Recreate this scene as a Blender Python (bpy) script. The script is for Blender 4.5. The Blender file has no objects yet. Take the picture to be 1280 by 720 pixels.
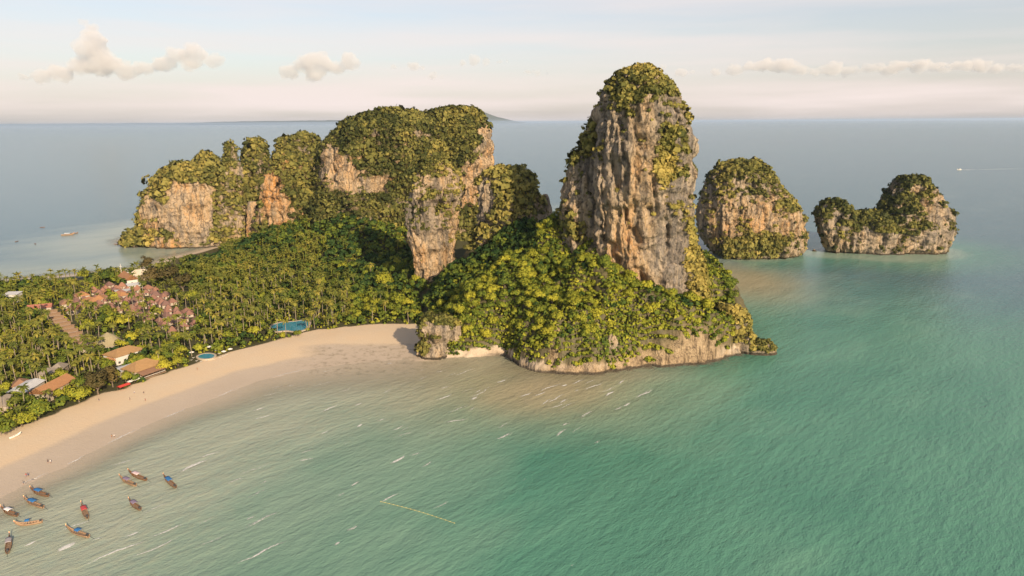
import bpy, bmesh, math, random
import numpy as np
from mathutils import Vector, Matrix

random.seed(7)
RNG = np.random.default_rng(11)
S = bpy.context.scene
C = S.collection
R = math.radians

# ------------------------------------------------------------------ camera
CAM_H, FPX, PITCH, ROLL = 140.0, 865.0, R(13.5), R(-0.36)
cam_d = bpy.data.cameras.new('camera'); cam = bpy.data.objects.new('camera', cam_d); C.objects.link(cam)
CAM_M = Matrix.Rotation(math.pi/2 - PITCH, 3, 'X') @ Matrix.Rotation(ROLL, 3, 'Z')
cam.matrix_world = Matrix.Translation((0, 0, CAM_H)) @ CAM_M.to_4x4()
cam_d.sensor_width = 36; cam_d.lens = 36*FPX/1280; cam_d.clip_start = 1; cam_d.clip_end = 500000
S.camera = cam

# ------------------------------------------------------------------ sky and sun
SUN_AZ, SUN_EL = R(150), R(25)       # azimuth clockwise from +Y (the view direction): behind the camera, to its right
world = bpy.data.worlds.new('World'); S.world = world; world.use_nodes = True
wn, wl = world.node_tree.nodes, world.node_tree.links
for n in list(wn): wn.remove(n)
wo = wn.new('ShaderNodeOutputWorld'); bg = wn.new('ShaderNodeBackground'); sky = wn.new('ShaderNodeTexSky')
sky.sky_type = 'NISHITA'; sky.sun_disc = False; sky.sun_elevation = SUN_EL; sky.sun_rotation = SUN_AZ
sky.air_density = 1.0; sky.dust_density = 2.0; sky.ozone_density = 1.0; sky.altitude = 100
bg.inputs['Strength'].default_value = 0.113
# thin high cloud veil over the whole sky: long streaks, even in every direction
tc = wn.new('ShaderNodeTexCoord'); mp = wn.new('ShaderNodeMapping'); mp.inputs['Scale'].default_value = (1.2, 1.2, 16)
nz = wn.new('ShaderNodeTexNoise'); nz.inputs['Scale'].default_value = 1.6; nz.inputs['Detail'].default_value = 5; nz.inputs['Roughness'].default_value = .5
cr = wn.new('ShaderNodeMapRange'); cr.inputs['From Min'].default_value = .36; cr.inputs['From Max'].default_value = .64
cr.inputs['To Min'].default_value = .5; cr.inputs['To Max'].default_value = 1.0
mx = wn.new('ShaderNodeMix'); mx.data_type = 'RGBA'; mx.inputs[7].default_value = (6.35, 5.5, 5.2, 1)
wl.new(tc.outputs['Generated'], mp.inputs['Vector']); wl.new(mp.outputs[0], nz.inputs['Vector'])
# the veil is seen through more air towards the horizon, as any even layer is: 1 / sine of the elevation
sx = wn.new('ShaderNodeSeparateXYZ'); wl.new(tc.outputs['Generated'], sx.inputs[0])
el = wn.new('ShaderNodeMath'); el.operation = 'ADD'; el.inputs[1].default_value = .22; wl.new(sx.outputs[2], el.inputs[0])
iv = wn.new('ShaderNodeMath'); iv.operation = 'DIVIDE'; iv.inputs[0].default_value = .24; iv.use_clamp = True; wl.new(el.outputs[0], iv.inputs[1])
ml = wn.new('ShaderNodeMath'); ml.operation = 'MULTIPLY'; wl.new(iv.outputs[0], ml.inputs[0])
wl.new(nz.outputs[0], cr.inputs['Value']); wl.new(cr.outputs[0], ml.inputs[1]); wl.new(ml.outputs[0], mx.inputs[0]); wl.new(sky.outputs[0], mx.inputs[6])
wl.new(mx.outputs[2], bg.inputs['Color']); wl.new(bg.outputs[0], wo.inputs['Surface'])

sun_d = bpy.data.lights.new('sun', 'SUN'); sun = bpy.data.objects.new('sun', sun_d); C.objects.link(sun)
sun_d.energy = 5.0; sun_d.angle = R(0.8); sun_d.color = (1, .80, .56)
to_sun = Vector((math.sin(SUN_AZ)*math.cos(SUN_EL), math.cos(SUN_AZ)*math.cos(SUN_EL), math.sin(SUN_EL)))
sun.rotation_euler = to_sun.to_track_quat('Z', 'Y').to_euler(); sun.location = (0, 0, 500)
vs = S.view_settings; vs.view_transform = 'Standard'; vs.look = 'None'; vs.gamma = 1; vs.use_curve_mapping = False
vs.exposure = 0.43
cy = S.cycles
cy.use_denoising = True; cy.max_bounces = 6; cy.diffuse_bounces = 3; cy.glossy_bounces = 2; cy.transmission_bounces = 3
cy.volume_bounces = 2; cy.transparent_max_bounces = 8; cy.caustics_reflective = False; cy.caustics_refractive = False

# ------------------------------------------------------------------ geometry helpers
def at(px, py, Y=None, Z=None):
    d = CAM_M @ Vector(((px-640)/FPX, (360-py)/FPX, -1))
    t = Y/d.y if Y is not None else (Z-CAM_H)/d.z
    return Vector((0, 0, CAM_H)) + d*t
MI = np.array(CAM_M.transposed())
def project(P):
    q = (P - np.array([0, 0, CAM_H])) @ MI.T
    z = np.minimum(q[:, 2], -1e-3)
    return 640 + FPX*q[:, 0]/-z, 360 - FPX*q[:, 1]/-z
def sstep(a, b, x):
    t = np.clip((x-a)/(b-a), 0, 1); return t*t*(3-2*t)
def _hash(ix, iy, iz, seed):
    h = (ix.astype(np.int64)*374761393 + iy.astype(np.int64)*668265263 + iz.astype(np.int64)*2147483647 + seed*974711) & 0xffffffff
    h = ((h ^ (h >> 13))*1274126177) & 0xffffffff
    h = ((h ^ (h >> 16))*2246822519) & 0xffffffff
    return ((h ^ (h >> 15)) & 0xffffff)/float(0xffffff)
def vnoise(P, seed=0):
    F = np.floor(P).astype(np.int64); f = P-F; f = f*f*f*(f*(f*6-15)+10)
    x, y, z = F[:, 0], F[:, 1], F[:, 2]; u, v, w = f[:, 0], f[:, 1], f[:, 2]
    def L(a, b, t): return a+(b-a)*t
    r = []
    for dz in (0, 1):
        a = L(_hash(x, y, z+dz, seed), _hash(x+1, y, z+dz, seed), u)
        b = L(_hash(x, y+1, z+dz, seed), _hash(x+1, y+1, z+dz, seed), u)
        r.append(L(a, b, v))
    return L(r[0], r[1], w)
def fbm(P, seed=0, o=4):
    s = 0; a = .5; t = 0
    for i in range(o):
        s = s + a*vnoise(P*(2.03**i)+i*17.3, seed+i); t += a; a *= .5
    return s/t
def ridged(P, seed=0, o=3):
    s = 0; a = .5; t = 0
    for i in range(o):
        s = s + a*(1-np.abs(2*vnoise(P*(2.03**i)+i*11.1, seed+i)-1)); t += a; a *= .5
    return s/t

def mesh_np(name, V, F, smooth=False):
    """V (n,3); F (m,k) faces of one size, or a list of such arrays."""
    me = bpy.data.meshes.new(name)
    Fs = F if isinstance(F, list) else [F]
    Fs = [np.asarray(f, dtype=np.int32) for f in Fs if len(f)]
    V = np.asarray(V, dtype=np.float32)
    me.vertices.add(len(V)); me.vertices.foreach_set('co', V.ravel())
    tot = np.concatenate([np.full(len(f), f.shape[1], dtype=np.int32) for f in Fs])
    idx = np.concatenate([f.ravel() for f in Fs])
    me.loops.add(len(idx)); me.loops.foreach_set('vertex_index', idx)
    me.polygons.add(len(tot)); st = np.concatenate([[0], np.cumsum(tot)[:-1]]).astype(np.int32)
    me.polygons.foreach_set('loop_start', st); me.polygons.foreach_set('loop_total', tot)
    if smooth: me.polygons.foreach_set('use_smooth', np.ones(len(tot), dtype=bool))
    me.update(calc_edges=True); me.validate()
    return me
def attr(me, name, vals):
    a = me.attributes.new(name, 'FLOAT', 'POINT'); a.data.foreach_set('value', np.asarray(vals, dtype=np.float32))
def link(name, me, mat=None, parent=None, **props):
    o = bpy.data.objects.new(name, me); C.objects.link(o)
    if mat is not None and me is not None and not me.materials: me.materials.append(mat)
    if parent is not None: o.parent = parent
    for k, v in props.items(): o[k] = v
    return o
def tag(o, label, cat, group=None):
    o['label'] = label; o['category'] = cat
    if group: o['group'] = group
    return o
def empty(name, loc, rz=0, sc=1.0):
    o = bpy.data.objects.new(name, None); C.objects.link(o); o.location = loc; o.rotation_euler = (0, 0, rz); o.scale = (sc,)*3
    o.empty_display_size = .5
    return o

class MB:
    """collects simple shapes into one mesh"""
    def __init__(s): s.V = []; s.F = []
    def add(s, vs, fs):
        k = len(s.V); s.V += [tuple(v) for v in vs]; s.F += [tuple(i+k for i in f) for f in fs]; return s
    def box(s, x0, x1, y0, y1, z0, z1):
        return s.add([(x0,y0,z0),(x1,y0,z0),(x1,y1,z0),(x0,y1,z0),(x0,y0,z1),(x1,y0,z1),(x1,y1,z1),(x0,y1,z1)],
                     [(0,3,2,1),(4,5,6,7),(0,1,5,4),(1,2,6,5),(2,3,7,6),(3,0,4,7)])
    def tube(s, pts, rad, n=6):
        pts = [Vector(p) for p in pts]; rad = rad if isinstance(rad, (list, tuple)) else [rad]*len(pts)
        vs = []; fs = []
        for i, p in enumerate(pts):
            d = (pts[min(i+1, len(pts)-1)]-pts[max(i-1, 0)]).normalized()
            a = d.orthogonal().normalized() if abs(d.z) > .9 else d.cross(Vector((0, 0, 1))).normalized()
            b = d.cross(a)
            for k in range(n):
                t = 2*math.pi*k/n; vs.append(p+(a*math.cos(t)+b*math.sin(t))*rad[i])
        for i in range(len(pts)-1):
            for k in range(n):
                fs.append((i*n+k, i*n+(k+1) % n, (i+1)*n+(k+1) % n, (i+1)*n+k))
        fs.append(tuple(range(n-1, -1, -1))); fs.append(tuple((len(pts)-1)*n+k for k in range(n)))
        return s.add(vs, fs)
    def mesh(s, name, smooth=False):
        me = bpy.data.meshes.new(name); me.from_pydata(s.V, [], s.F); me.update()
        bm = bmesh.new(); bm.from_mesh(me); bmesh.ops.recalc_face_normals(bm, faces=bm.faces); bm.to_mesh(me); bm.free()
        if smooth: me.polygons.foreach_set('use_smooth', np.ones(len(me.polygons), dtype=bool))
        return me
    def build(s, name, mat, parent=None, smooth=False): return link(name, s.mesh(name, smooth), mat, parent)

# ------------------------------------------------------------------ materials
def new_mat(name):
    m = bpy.data.materials.new(name); m.use_nodes = True
    nt = m.node_tree; b = nt.nodes['Principled BSDF']
    return m, nt, b
def N(nt, t, **kw):
    n = nt.nodes.new(t)
    for k, v in kw.items():
        if k in n.inputs.keys(): n.inputs[k].default_value = v
        else: setattr(n, k, v)
    return n
def noise_n(nt, scale, detail=4, rough=.55, mapping=None, src='Position'):
    g = N(nt, 'ShaderNodeNewGeometry') if src == 'Position' else N(nt, 'ShaderNodeTexCoord')
    out = g.outputs['Position'] if src == 'Position' else g.outputs['Object']
    if mapping:
        mpn = N(nt, 'ShaderNodeMapping'); mpn.inputs['Scale'].default_value = mapping; nt.links.new(out, mpn.inputs[0]); out = mpn.outputs[0]
    n = N(nt, 'ShaderNodeTexNoise', Scale=scale, Detail=detail, Roughness=rough); nt.links.new(out, n.inputs['Vector'])
    return n.outputs[0]
def ramp(nt, fac, stops, interp='LINEAR'):
    r = N(nt, 'ShaderNodeValToRGB'); e = r.color_ramp.elements; r.color_ramp.interpolation = interp
    while len(e) < len(stops): e.new(.5)
    for i, (p, c) in enumerate(stops): e[i].position = p; e[i].color = (*c, 1) if len(c) == 3 else c
    nt.links.new(fac, r.inputs[0]); return r.outputs[0]
def mixc(nt, fac, a, b, mode='MIX'):
    m = N(nt, 'ShaderNodeMix', data_type='RGBA', blend_type=mode)
    for sock, v in ((m.inputs[0], fac), (m.inputs[6], a), (m.inputs[7], b)):
        if isinstance(v, (int, float)): sock.default_value = v
        elif isinstance(v, tuple): sock.default_value = (*v, 1)
        else: nt.links.new(v, sock)
    return m.outputs[2]
def math_n(nt, op, a, b=0.0, c=None):
    m = N(nt, 'ShaderNodeMath', operation=op)
    for s, v in zip(m.inputs, (a, b) if c is None else (a, b, c)):
        if isinstance(v, (int, float)): s.default_value = v
        else: nt.links.new(v, s)
    return m.outputs[0]
def mrange(nt, v, a, b, c=0.0, d=1.0):
    m = N(nt, 'ShaderNodeMapRange'); m.inputs['From Min'].default_value = a; m.inputs['From Max'].default_value = b
    m.inputs['To Min'].default_value = c; m.inputs['To Max'].default_value = d; nt.links.new(v, m.inputs['Value']); return m.outputs[0]
def bump_n(nt, b, h, strength=.5, dist=1.0, prev=None):
    n = N(nt, 'ShaderNodeBump', Strength=strength, Distance=dist); nt.links.new(h, n.inputs['Height'])
    if prev is not None: nt.links.new(prev, n.inputs['Normal'])
    nt.links.new(n.outputs[0], b.inputs['Normal']); return n.outputs[0]
def attr_n(nt, name):
    a = N(nt, 'ShaderNodeAttribute'); a.attribute_name = name; return a.outputs['Fac']
def posz(nt):
    g = N(nt, 'ShaderNodeNewGeometry'); s = N(nt, 'ShaderNodeSeparateXYZ'); nt.links.new(g.outputs['Position'], s.inputs[0]); return s.outputs

def rock_material(name, tan=.5, orange=.5):
    m, nt, b = new_mat(name)
    big = noise_n(nt, .022, 5, .6)
    streak = noise_n(nt, 1.0, 5, .6, (.16, .16, .022))
    streak2 = noise_n(nt, 1.0, 6, .65, (.42, .42, .05))
    fine = noise_n(nt, .55, 6, .65)
    warm = math_n(nt, 'ADD', math_n(nt, 'MULTIPLY', big, .6), math_n(nt, 'MULTIPLY', streak, .4))
    warm = math_n(nt, 'ADD', warm, math_n(nt, 'MULTIPLY', attr_n(nt, 'warm'), .22))
    col = ramp(nt, warm, [(.36+.1*(.5-tan), (.26, .225, .19)), (.46+.1*(.5-tan), (.40, .325, .24)),
                          (.56+.12*(.5-orange), (.49, .345, .20)), (.70+.12*(.5-orange), (.55, .28, .10))])
    pale = ramp(nt, streak2, [(.50, (0, 0, 0)), (.58, (1, 1, 1))])
    col = mixc(nt, math_n(nt, 'MULTIPLY', pale, .6), col, (.52, .41, .29))
    dark = ramp(nt, streak, [(.37, (1, 1, 1)), (.47, (0, 0, 0))])
    col = mixc(nt, math_n(nt, 'MULTIPLY', dark, .55), col, (.12, .105, .09))
    vo = N(nt, 'ShaderNodeTexVoronoi', feature='DISTANCE_TO_EDGE'); vo.inputs['Scale'].default_value = 1.0
    gg = N(nt, 'ShaderNodeNewGeometry'); dm = N(nt, 'ShaderNodeMapping'); dm.inputs['Scale'].default_value = (.11, .11, .03); nt.links.new(gg.outputs['Position'], dm.inputs[0])
    wv = N(nt, 'ShaderNodeVectorMath', operation='MULTIPLY_ADD'); wv.inputs[1].default_value = (.9, .9, .9); nz3 = N(nt, 'ShaderNodeTexNoise', Scale=.12, Detail=4.0); nt.links.new(gg.outputs['Position'], nz3.inputs['Vector'])
    nt.links.new(nz3.outputs['Color'], wv.inputs[0]); nt.links.new(dm.outputs[0], wv.inputs[2]); nt.links.new(wv.outputs[0], vo.inputs['Vector'])
    crack = mrange(nt, vo.outputs['Distance'], .0, .09, 1, 0)
    col = mixc(nt, math_n(nt, 'MULTIPLY', math_n(nt, 'MULTIPLY', crack, ramp(nt, big, [(.40, (.15, .15, .15)), (.55, (1, 1, 1))])), .75), col, (.07, .058, .045))
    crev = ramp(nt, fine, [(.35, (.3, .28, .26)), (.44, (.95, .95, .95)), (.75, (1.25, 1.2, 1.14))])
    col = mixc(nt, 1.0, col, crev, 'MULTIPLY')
    col = mixc(nt, mrange(nt, math_n(nt, 'ADD', attr_n(nt, 'veg'), math_n(nt, 'MULTIPLY', math_n(nt, 'SUBTRACT', fine, .5), 1.2)), .2, .6, 0, .93), col, mixc(nt, fine, (.05, .052, .018), (.17, .15, .045)))
    zz = posz(nt)[2]
    wob = math_n(nt, 'ADD', zz, math_n(nt, 'MULTIPLY', fine, -2.0))
    col = mixc(nt, mrange(nt, wob, .9, .2, 0, .88), col, (.05, .042, .032))
    nt.links.new(col, b.inputs['Base Color']); b.inputs['Roughness'].default_value = .9
    b.inputs['Specular IOR Level'].default_value = .15
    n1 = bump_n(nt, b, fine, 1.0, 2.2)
    bump_n(nt, b, streak2, .9, 3.0, n1)
    return m

def foliage_material(name, stops, transl=.25, round_leaves=True):
    m, nt, b = new_mat(name)
    t = attr_n(nt, 'tint'); oi = N(nt, 'ShaderNodeObjectInfo')
    f = math_n(nt, 'ADD', t, math_n(nt, 'MULTIPLY', math_n(nt, 'SUBTRACT', oi.outputs['Random'], .5), .6))
    fine = noise_n(nt, .8, 3, .6)
    f = math_n(nt, 'ADD', f, math_n(nt, 'MULTIPLY', math_n(nt, 'SUBTRACT', fine, .5), .5))
    col = ramp(nt, f, stops)
    nt.links.new(col, b.inputs['Base Color']); b.inputs['Roughness'].default_value = .7; b.inputs['Specular IOR Level'].default_value = .15
    if round_leaves:      # leaf clumps share the rounded lie of the crown
        an = N(nt, 'ShaderNodeAttribute'); an.attribute_name = 'lie'; vt = N(nt, 'ShaderNodeVectorTransform', vector_type='NORMAL', convert_from='OBJECT', convert_to='WORLD')
        nt.links.new(an.outputs['Vector'], vt.inputs[0]); nn_ = N(nt, 'ShaderNodeVectorMath', operation='NORMALIZE'); nt.links.new(vt.outputs[0], nn_.inputs[0]); nt.links.new(nn_.outputs[0], b.inputs['Normal'])
    tr = N(nt, 'ShaderNodeBsdfTranslucent'); nt.links.new(col, tr.inputs['Color'])
    ms = N(nt, 'ShaderNodeMixShader'); ms.inputs[0].default_value = transl
    nt.links.new(b.outputs[0], ms.inputs[1]); nt.links.new(tr.outputs[0], ms.inputs[2])
    nt.links.new(ms.outputs[0], nt.nodes['Material Output'].inputs['Surface'])
    return m
def plain(name, c, rough=.7, var=.2, scale=1.5, bump=0.0, metal=0.0):
    m, nt, b = new_mat(name)
    f = noise_n(nt, scale, 4, .6, None, 'Object')
    col = mixc(nt, f, tuple(x*(1-var) for x in c), tuple(min(1, x*(1+var)) for x in c))
    nt.links.new(col, b.inputs['Base Color']); b.inputs['Roughness'].default_value = rough; b.inputs['Metallic'].default_value = metal
    if bump: bump_n(nt, b, f, bump, .1)
    return m

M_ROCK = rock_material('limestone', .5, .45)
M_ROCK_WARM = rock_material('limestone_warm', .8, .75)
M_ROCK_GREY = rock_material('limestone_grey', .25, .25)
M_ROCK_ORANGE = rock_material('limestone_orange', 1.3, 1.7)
G_DARK, G_MID, G_OLIVE, G_LIME, G_YEL = (.016, .028, .008), (.045, .065, .012), (.085, .088, .018), (.105, .135, .016), (.18, .155, .028)
M_BUSH = foliage_material('cliff_scrub', [(.0, (.05, .06, .016)), (.35, (.17, .165, .042)), (.65, (.30, .255, .065)), (1, (.43, .335, .092))])
M_TREE = foliage_material('broad_leaves', [(.0, (.03, .065, .016)), (.3, (.125, .165, .022)), (.6, (.26, .27, .028)), (1, (.45, .41, .042))], .25)
M_PALM = foliage_material('palm_leaves', [(.0, (.055, .078, .016)), (.4, (.145, .165, .03)), (.75, (.245, .235, .042)), (1, (.37, .30, .058))], .32, False)
M_CASUA = foliage_material('feathery_leaves', [(.0, (.05, .048, .018)), (.5, (.11, .085, .03)), (1, (.17, .125, .042))], .2)
M_BARK = plain('bark', (.16, .12, .085), .9, .35, 2, .4)
M_PALMBARK = plain('palm_bark', (.26, .21, .15), .9, .3, 2, .4)

# ------------------------------------------------------------------ coast and terrain
def gp(px, py, z=0.0):
    p = at(px, py, Z=z); return (p.x, p.y)
COAST = [gp(*p) for p in [(-330, 800), (-60, 655), (0, 627), (39, 604), (78, 587), (128, 560), (175, 537), (218, 518), (272, 498), (320, 478),
         (380, 464), (440, 455), (500, 450), (522, 452), (560, 447), (600, 445), (632, 443), (650, 457), (670, 464), (700, 467), (740, 468), (775, 463),
         (800, 459), (850, 457), (890, 453), (908, 446), (925, 442), (935, 425), (915, 395), (880, 360), (840, 335), (760, 312), (690, 302), (640, 292),
         (610, 281), (480, 268), (400, 266), (300, 273), (200, 286), (152, 300), (158, 305), (200, 303.5), (248, 303), (264, 309), (240, 316), (212, 322), (190, 333),
         (120, 341), (60, 346), (0, 351), (-120, 359), (-600, 385)]]
CP = np.array(COAST)
def coast_sd(P):
    """signed distance to the coast, positive on land. P (n,2)"""
    d = np.full(len(P), 1e18); ins = np.zeros(len(P), dtype=bool)
    for i in range(len(CP)):
        a = CP[i]; b = CP[(i+1) % len(CP)]; ab = b-a
        t = np.clip(((P-a) @ ab)/(ab @ ab), 0, 1)
        q = P-(a+t[:, None]*ab); d = np.minimum(d, (q*q).sum(1))
        c = ((a[1] > P[:, 1]) != (b[1] > P[:, 1]))
        xx = (b[0]-a[0])*(P[:, 1]-a[1])/((b[1]-a[1]) or 1e-9)+a[0]
        ins ^= c & (P[:, 0] < xx)
    d = np.sqrt(d); return np.where(ins, d, -d)
HILL_CTL = np.array([tuple(at(*p)) for p in [(752, 318, 409), (775, 348, 404), (728, 330, 418), (800, 368, 421), (850, 378, 418), (750, 300, 440), (700, 275, 470), (640, 330, 450), (600, 360, 440), (560, 392, 432),
            (700, 380, 408), (660, 430, 388), (880, 340, 440), (892, 395, 416), (660, 282, 520), (600, 305, 540), (620, 390, 412), (740, 400, 403), (545, 400, 450), (560, 350, 540), (520, 360, 560)]])
VALLEY = [(at(470, 292, Y=800), 34, 80), (at(590, 300, Y=600), 30, 60), (at(360, 300, Y=800), 16, 90), (at(430, 310, Y=700), 14, 70)]
def height(P):
    P = np.asarray(P, dtype=float); x, y = P[:, 0], P[:, 1]
    d = coast_sd(P)
    P3 = np.c_[P, np.zeros(len(P))]
    n = fbm(P3/18, 3)-.5
    beach = np.where(d < 0, np.maximum(d*.05, -9), 2.4*sstep(0, 60, d)+.004*np.clip(d, 0, 60))
    h = beach+np.where(d > 55, .8*n, 0)
    inner = sstep(35, 90, d)
    for c, a, r in VALLEY:
        h = h+inner*a*np.exp(-((x-c.x)**2+(y-c.y)**2)/r**2)
    # forested headland hill
    w = 1/(((x[:, None]-HILL_CTL[None, :, 0])**2+(y[:, None]-HILL_CTL[None, :, 1])**2)**1.3+30)
    idw = (w*HILL_CTL[None, :, 2]).sum(1)/w.sum(1)
    mask = sstep(-62, -30, x+(y-410)*.12)*sstep(640, 560, y)
    edge = sstep(-62, 12, x)
    right = sstep(60, 100, x)
    cl = np.where(d > 0, (1.2+5.5*edge+9*right)*sstep(0, 4, d+2.2*n)+(.7+.9*edge)*np.maximum(d, 0)+4*n*sstep(2, 9, d), d*.35)
    hill = np.minimum(idw+5*n, cl)
    return np.where(d > 0, h*(1-mask)+np.maximum(hill, h*.2)*mask, h*(1-mask)+np.maximum(cl, -9)*mask)
HX, HY = (-66, 215), (366, 640)
def grid_mesh(name, xs, ys, drop=None):
    X, Y = np.meshgrid(xs, ys); P = np.c_[X.ravel(), Y.ravel()]; z = height(P)
    V = np.c_[P, z]; nx = len(xs)
    i = np.arange((len(xs)-1)*(len(ys)-1)); r = i//(nx-1); c = i % (nx-1); a = r*nx+c
    F = np.c_[a, a+1, a+nx+1, a+nx]
    if drop is not None:
        cx = V[F, 0].mean(1); cyy = V[F, 1].mean(1); F = F[~drop(cx, cyy)]
    return V, F
# the place where trees take over from sand (the landward edge of the beach)
VEG_LINE = np.array([gp(*p, 2.2) for p in [(-300, 690), (-60, 565), (0, 541), (40, 530), (90, 510), (125, 493), (150, 489), (200, 470), (240, 457), (290, 441),
                     (350, 425), (392, 414), (450, 408), (500, 406), (530, 407)]])
def beyond_veg(P):
    """metres inland from the tree line of the front beach (negative on the sand)"""
    best = np.full(len(P), 1e18); side = np.zeros(len(P))
    for i in range(len(VEG_LINE)-1):
        a, b = VEG_LINE[i], VEG_LINE[i+1]; ab = b-a
        t = np.clip(((P-a) @ ab)/(ab @ ab), 0, 1); q = P-(a+t[:, None]*ab); dd = (q*q).sum(1)
        cr_ = ab[0]*(P[:, 1]-a[1])-ab[1]*(P[:, 0]-a[0])
        k = dd < best; best = np.where(k, dd, best); side = np.where(k, np.sign(cr_), side)
    return np.sqrt(best)*side

m, nt, b = new_mat('ground_sand'); M_GROUND = m
soil = attr_n(nt, 'soil'); wet = attr_n(nt, 'wet'); rk = attr_n(nt, 'rock')
f1 = noise_n(nt, .06, 5, .6); f2 = noise_n(nt, .9, 5, .65); f3 = noise_n(nt, .22, 6, .7)
sand = mixc(nt, f2, (.52, .40, .27), (.59, .47, .33))
sand = mixc(nt, mrange(nt, f1, .35, .65), sand, (.57, .43, .285))
wets = mixc(nt, f1, (.42, .335, .245), (.49, .40, .305))
weed = ramp(nt, f3, [(.50, (0, 0, 0)), (.66, (.75, .75, .75))])
wets = mixc(nt, math_n(nt, 'MULTIPLY', weed, attr_n(nt, 'weed')), wets, (.20, .16, .10))
col = mixc(nt, math_n(nt, 'MAXIMUM', mrange(nt, math_n(nt, 'ADD', wet, math_n(nt, 'MULTIPLY', math_n(nt, 'SUBTRACT', f1, .5), .5)), .35, .65), 0.0), sand, wets)
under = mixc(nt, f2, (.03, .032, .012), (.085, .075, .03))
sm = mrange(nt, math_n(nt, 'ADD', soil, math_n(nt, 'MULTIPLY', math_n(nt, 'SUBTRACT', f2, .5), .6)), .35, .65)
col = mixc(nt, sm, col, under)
rcol = ramp(nt, math_n(nt, 'ADD', math_n(nt, 'MULTIPLY', f3, .5), math_n(nt, 'MULTIPLY', f2, .5)), [(.36, (.12, .095, .07)), (.45, (.33, .25, .165)), (.55, (.47, .36, .23)), (.7, (.56, .46, .335))])
zz = posz(nt)[2]
f4 = noise_n(nt, 1.0, 6, .65, (.35, .35, .06)); rcol = mixc(nt, 1.0, rcol, ramp(nt, f4, [(.38, (.3, .27, .24)), (.48, (.92, .88, .84)), (.65, (1.15, 1.1, 1.05))]), 'MULTIPLY')
rcol = mixc(nt, mrange(nt, math_n(nt, 'ADD', zz, math_n(nt, 'MULTIPLY', f2, -2.0)), .8, .1, 0, .9), rcol, (.05, .042, .032))
col = mixc(nt, rk, col, rcol)
nt.links.new(col, b.inputs['Base Color']); b.inputs['Specular IOR Level'].default_value = .25
nt.links.new(mrange(nt, wet, .3, .8, .9, .5), b.inputs['Roughness'])
bump_n(nt, b, math_n(nt, 'MULTIPLY', f2, math_n(nt, 'ADD', math_n(nt, 'MULTIPLY', rk, 4.0), .4)), .8, .8)

def ground_attrs(me, V):
    P = V[:, :2]; d = coast_sd(P); bv = beyond_veg(P); x, y = P[:, 0], P[:, 1]
    hillm = sstep(-62, -38, x+(y-410)*.12)*sstep(640, 580, y)
    east = (y > 560)
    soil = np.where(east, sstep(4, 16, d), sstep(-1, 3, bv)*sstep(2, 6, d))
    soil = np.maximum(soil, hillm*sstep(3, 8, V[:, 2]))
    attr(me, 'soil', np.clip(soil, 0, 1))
    px, py = project(V)
    flat = sstep(330, 420, px)*sstep(424, 434, py)
    attr(me, 'wet', np.clip(np.maximum(sstep(32, 14, d), flat*.8), 0, 1))
    attr(me, 'weed', np.clip(flat+.0*d, 0, 1)*np.where(py < 470, 1, 0))
    attr(me, 'rock', np.zeros(len(V)))
def build_ground():
    global HILL, HILL_VF
    xs = np.arange(-760, 300, 5.5); ys = np.arange(150, 1180, 5.5)
    V, F = grid_mesh('ground', xs, ys, lambda x, y: (x > HX[0]) & (x < HX[1]) & (y > HY[0]) & (y < HY[1]))
    me = mesh_np('beach', V, F, True); ground_attrs(me, V)
    link('beach_ground', me, M_GROUND, None, kind='structure')
    xs = np.arange(HX[0]-2, HX[1]+.1, 1.5); ys = np.arange(HY[0]-2, HY[1]+2, 1.5)
    V, F = grid_mesh('hill', xs, ys)
    # roughen the steep rock edge sideways
    e1 = np.roll(V.reshape(len(ys), len(xs), 3), -1, 1)-np.roll(V.reshape(len(ys), len(xs), 3), 1, 1)
    e2 = np.roll(V.reshape(len(ys), len(xs), 3), -1, 0)-np.roll(V.reshape(len(ys), len(xs), 3), 1, 0)
    nn = np.cross(e1, e2).reshape(-1, 3); nn /= np.linalg.norm(nn, axis=1)[:, None]+1e-9
    steep = sstep(.93, .6, nn[:, 2])*sstep(-52, -30, V[:, 0])
    V = V+nn*(steep*(6.0*(ridged(V/np.array([8, 8, 14]), 5)-.55)+3.0*(ridged(V/3.0, 9)-.55)))[:, None]
    V[:, 2] -= .06*((V[:, 0] < HX[0]+4) | (V[:, 0] > HX[1]-4) | (V[:, 1] < HY[0]+4) | (V[:, 1] > HY[1]-4))
    me = mesh_np('hill', V, F, False); ground_attrs(me, V)
    hx, hy = project(V); bare = .12+np.exp(-(((hx-815)/50)**2+((hy-452)/13)**2)**2)+np.exp(-(((hx-870)/34)**2+((hy-434)/24)**2)**2)+np.exp(-(((hx-740)/60)**2+((hy-464)/7)**2)**2)+np.exp(-(((hx-692)/6)**2+((hy-448)/16)**2)**2)
    me.attributes['rock'].data.foreach_set('value', np.clip(np.maximum(steep*np.clip(bare, 0, 1), sstep(3, 1, V[:, 2])*sstep(-30, 5, V[:, 0])*sstep(-3, -.5, V[:, 2])), 0, 1).astype(np.float32))
    HILL = link('hill_ground', me, M_GROUND, None, kind='structure'); HILL_VF = (V, F)
build_ground()
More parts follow.
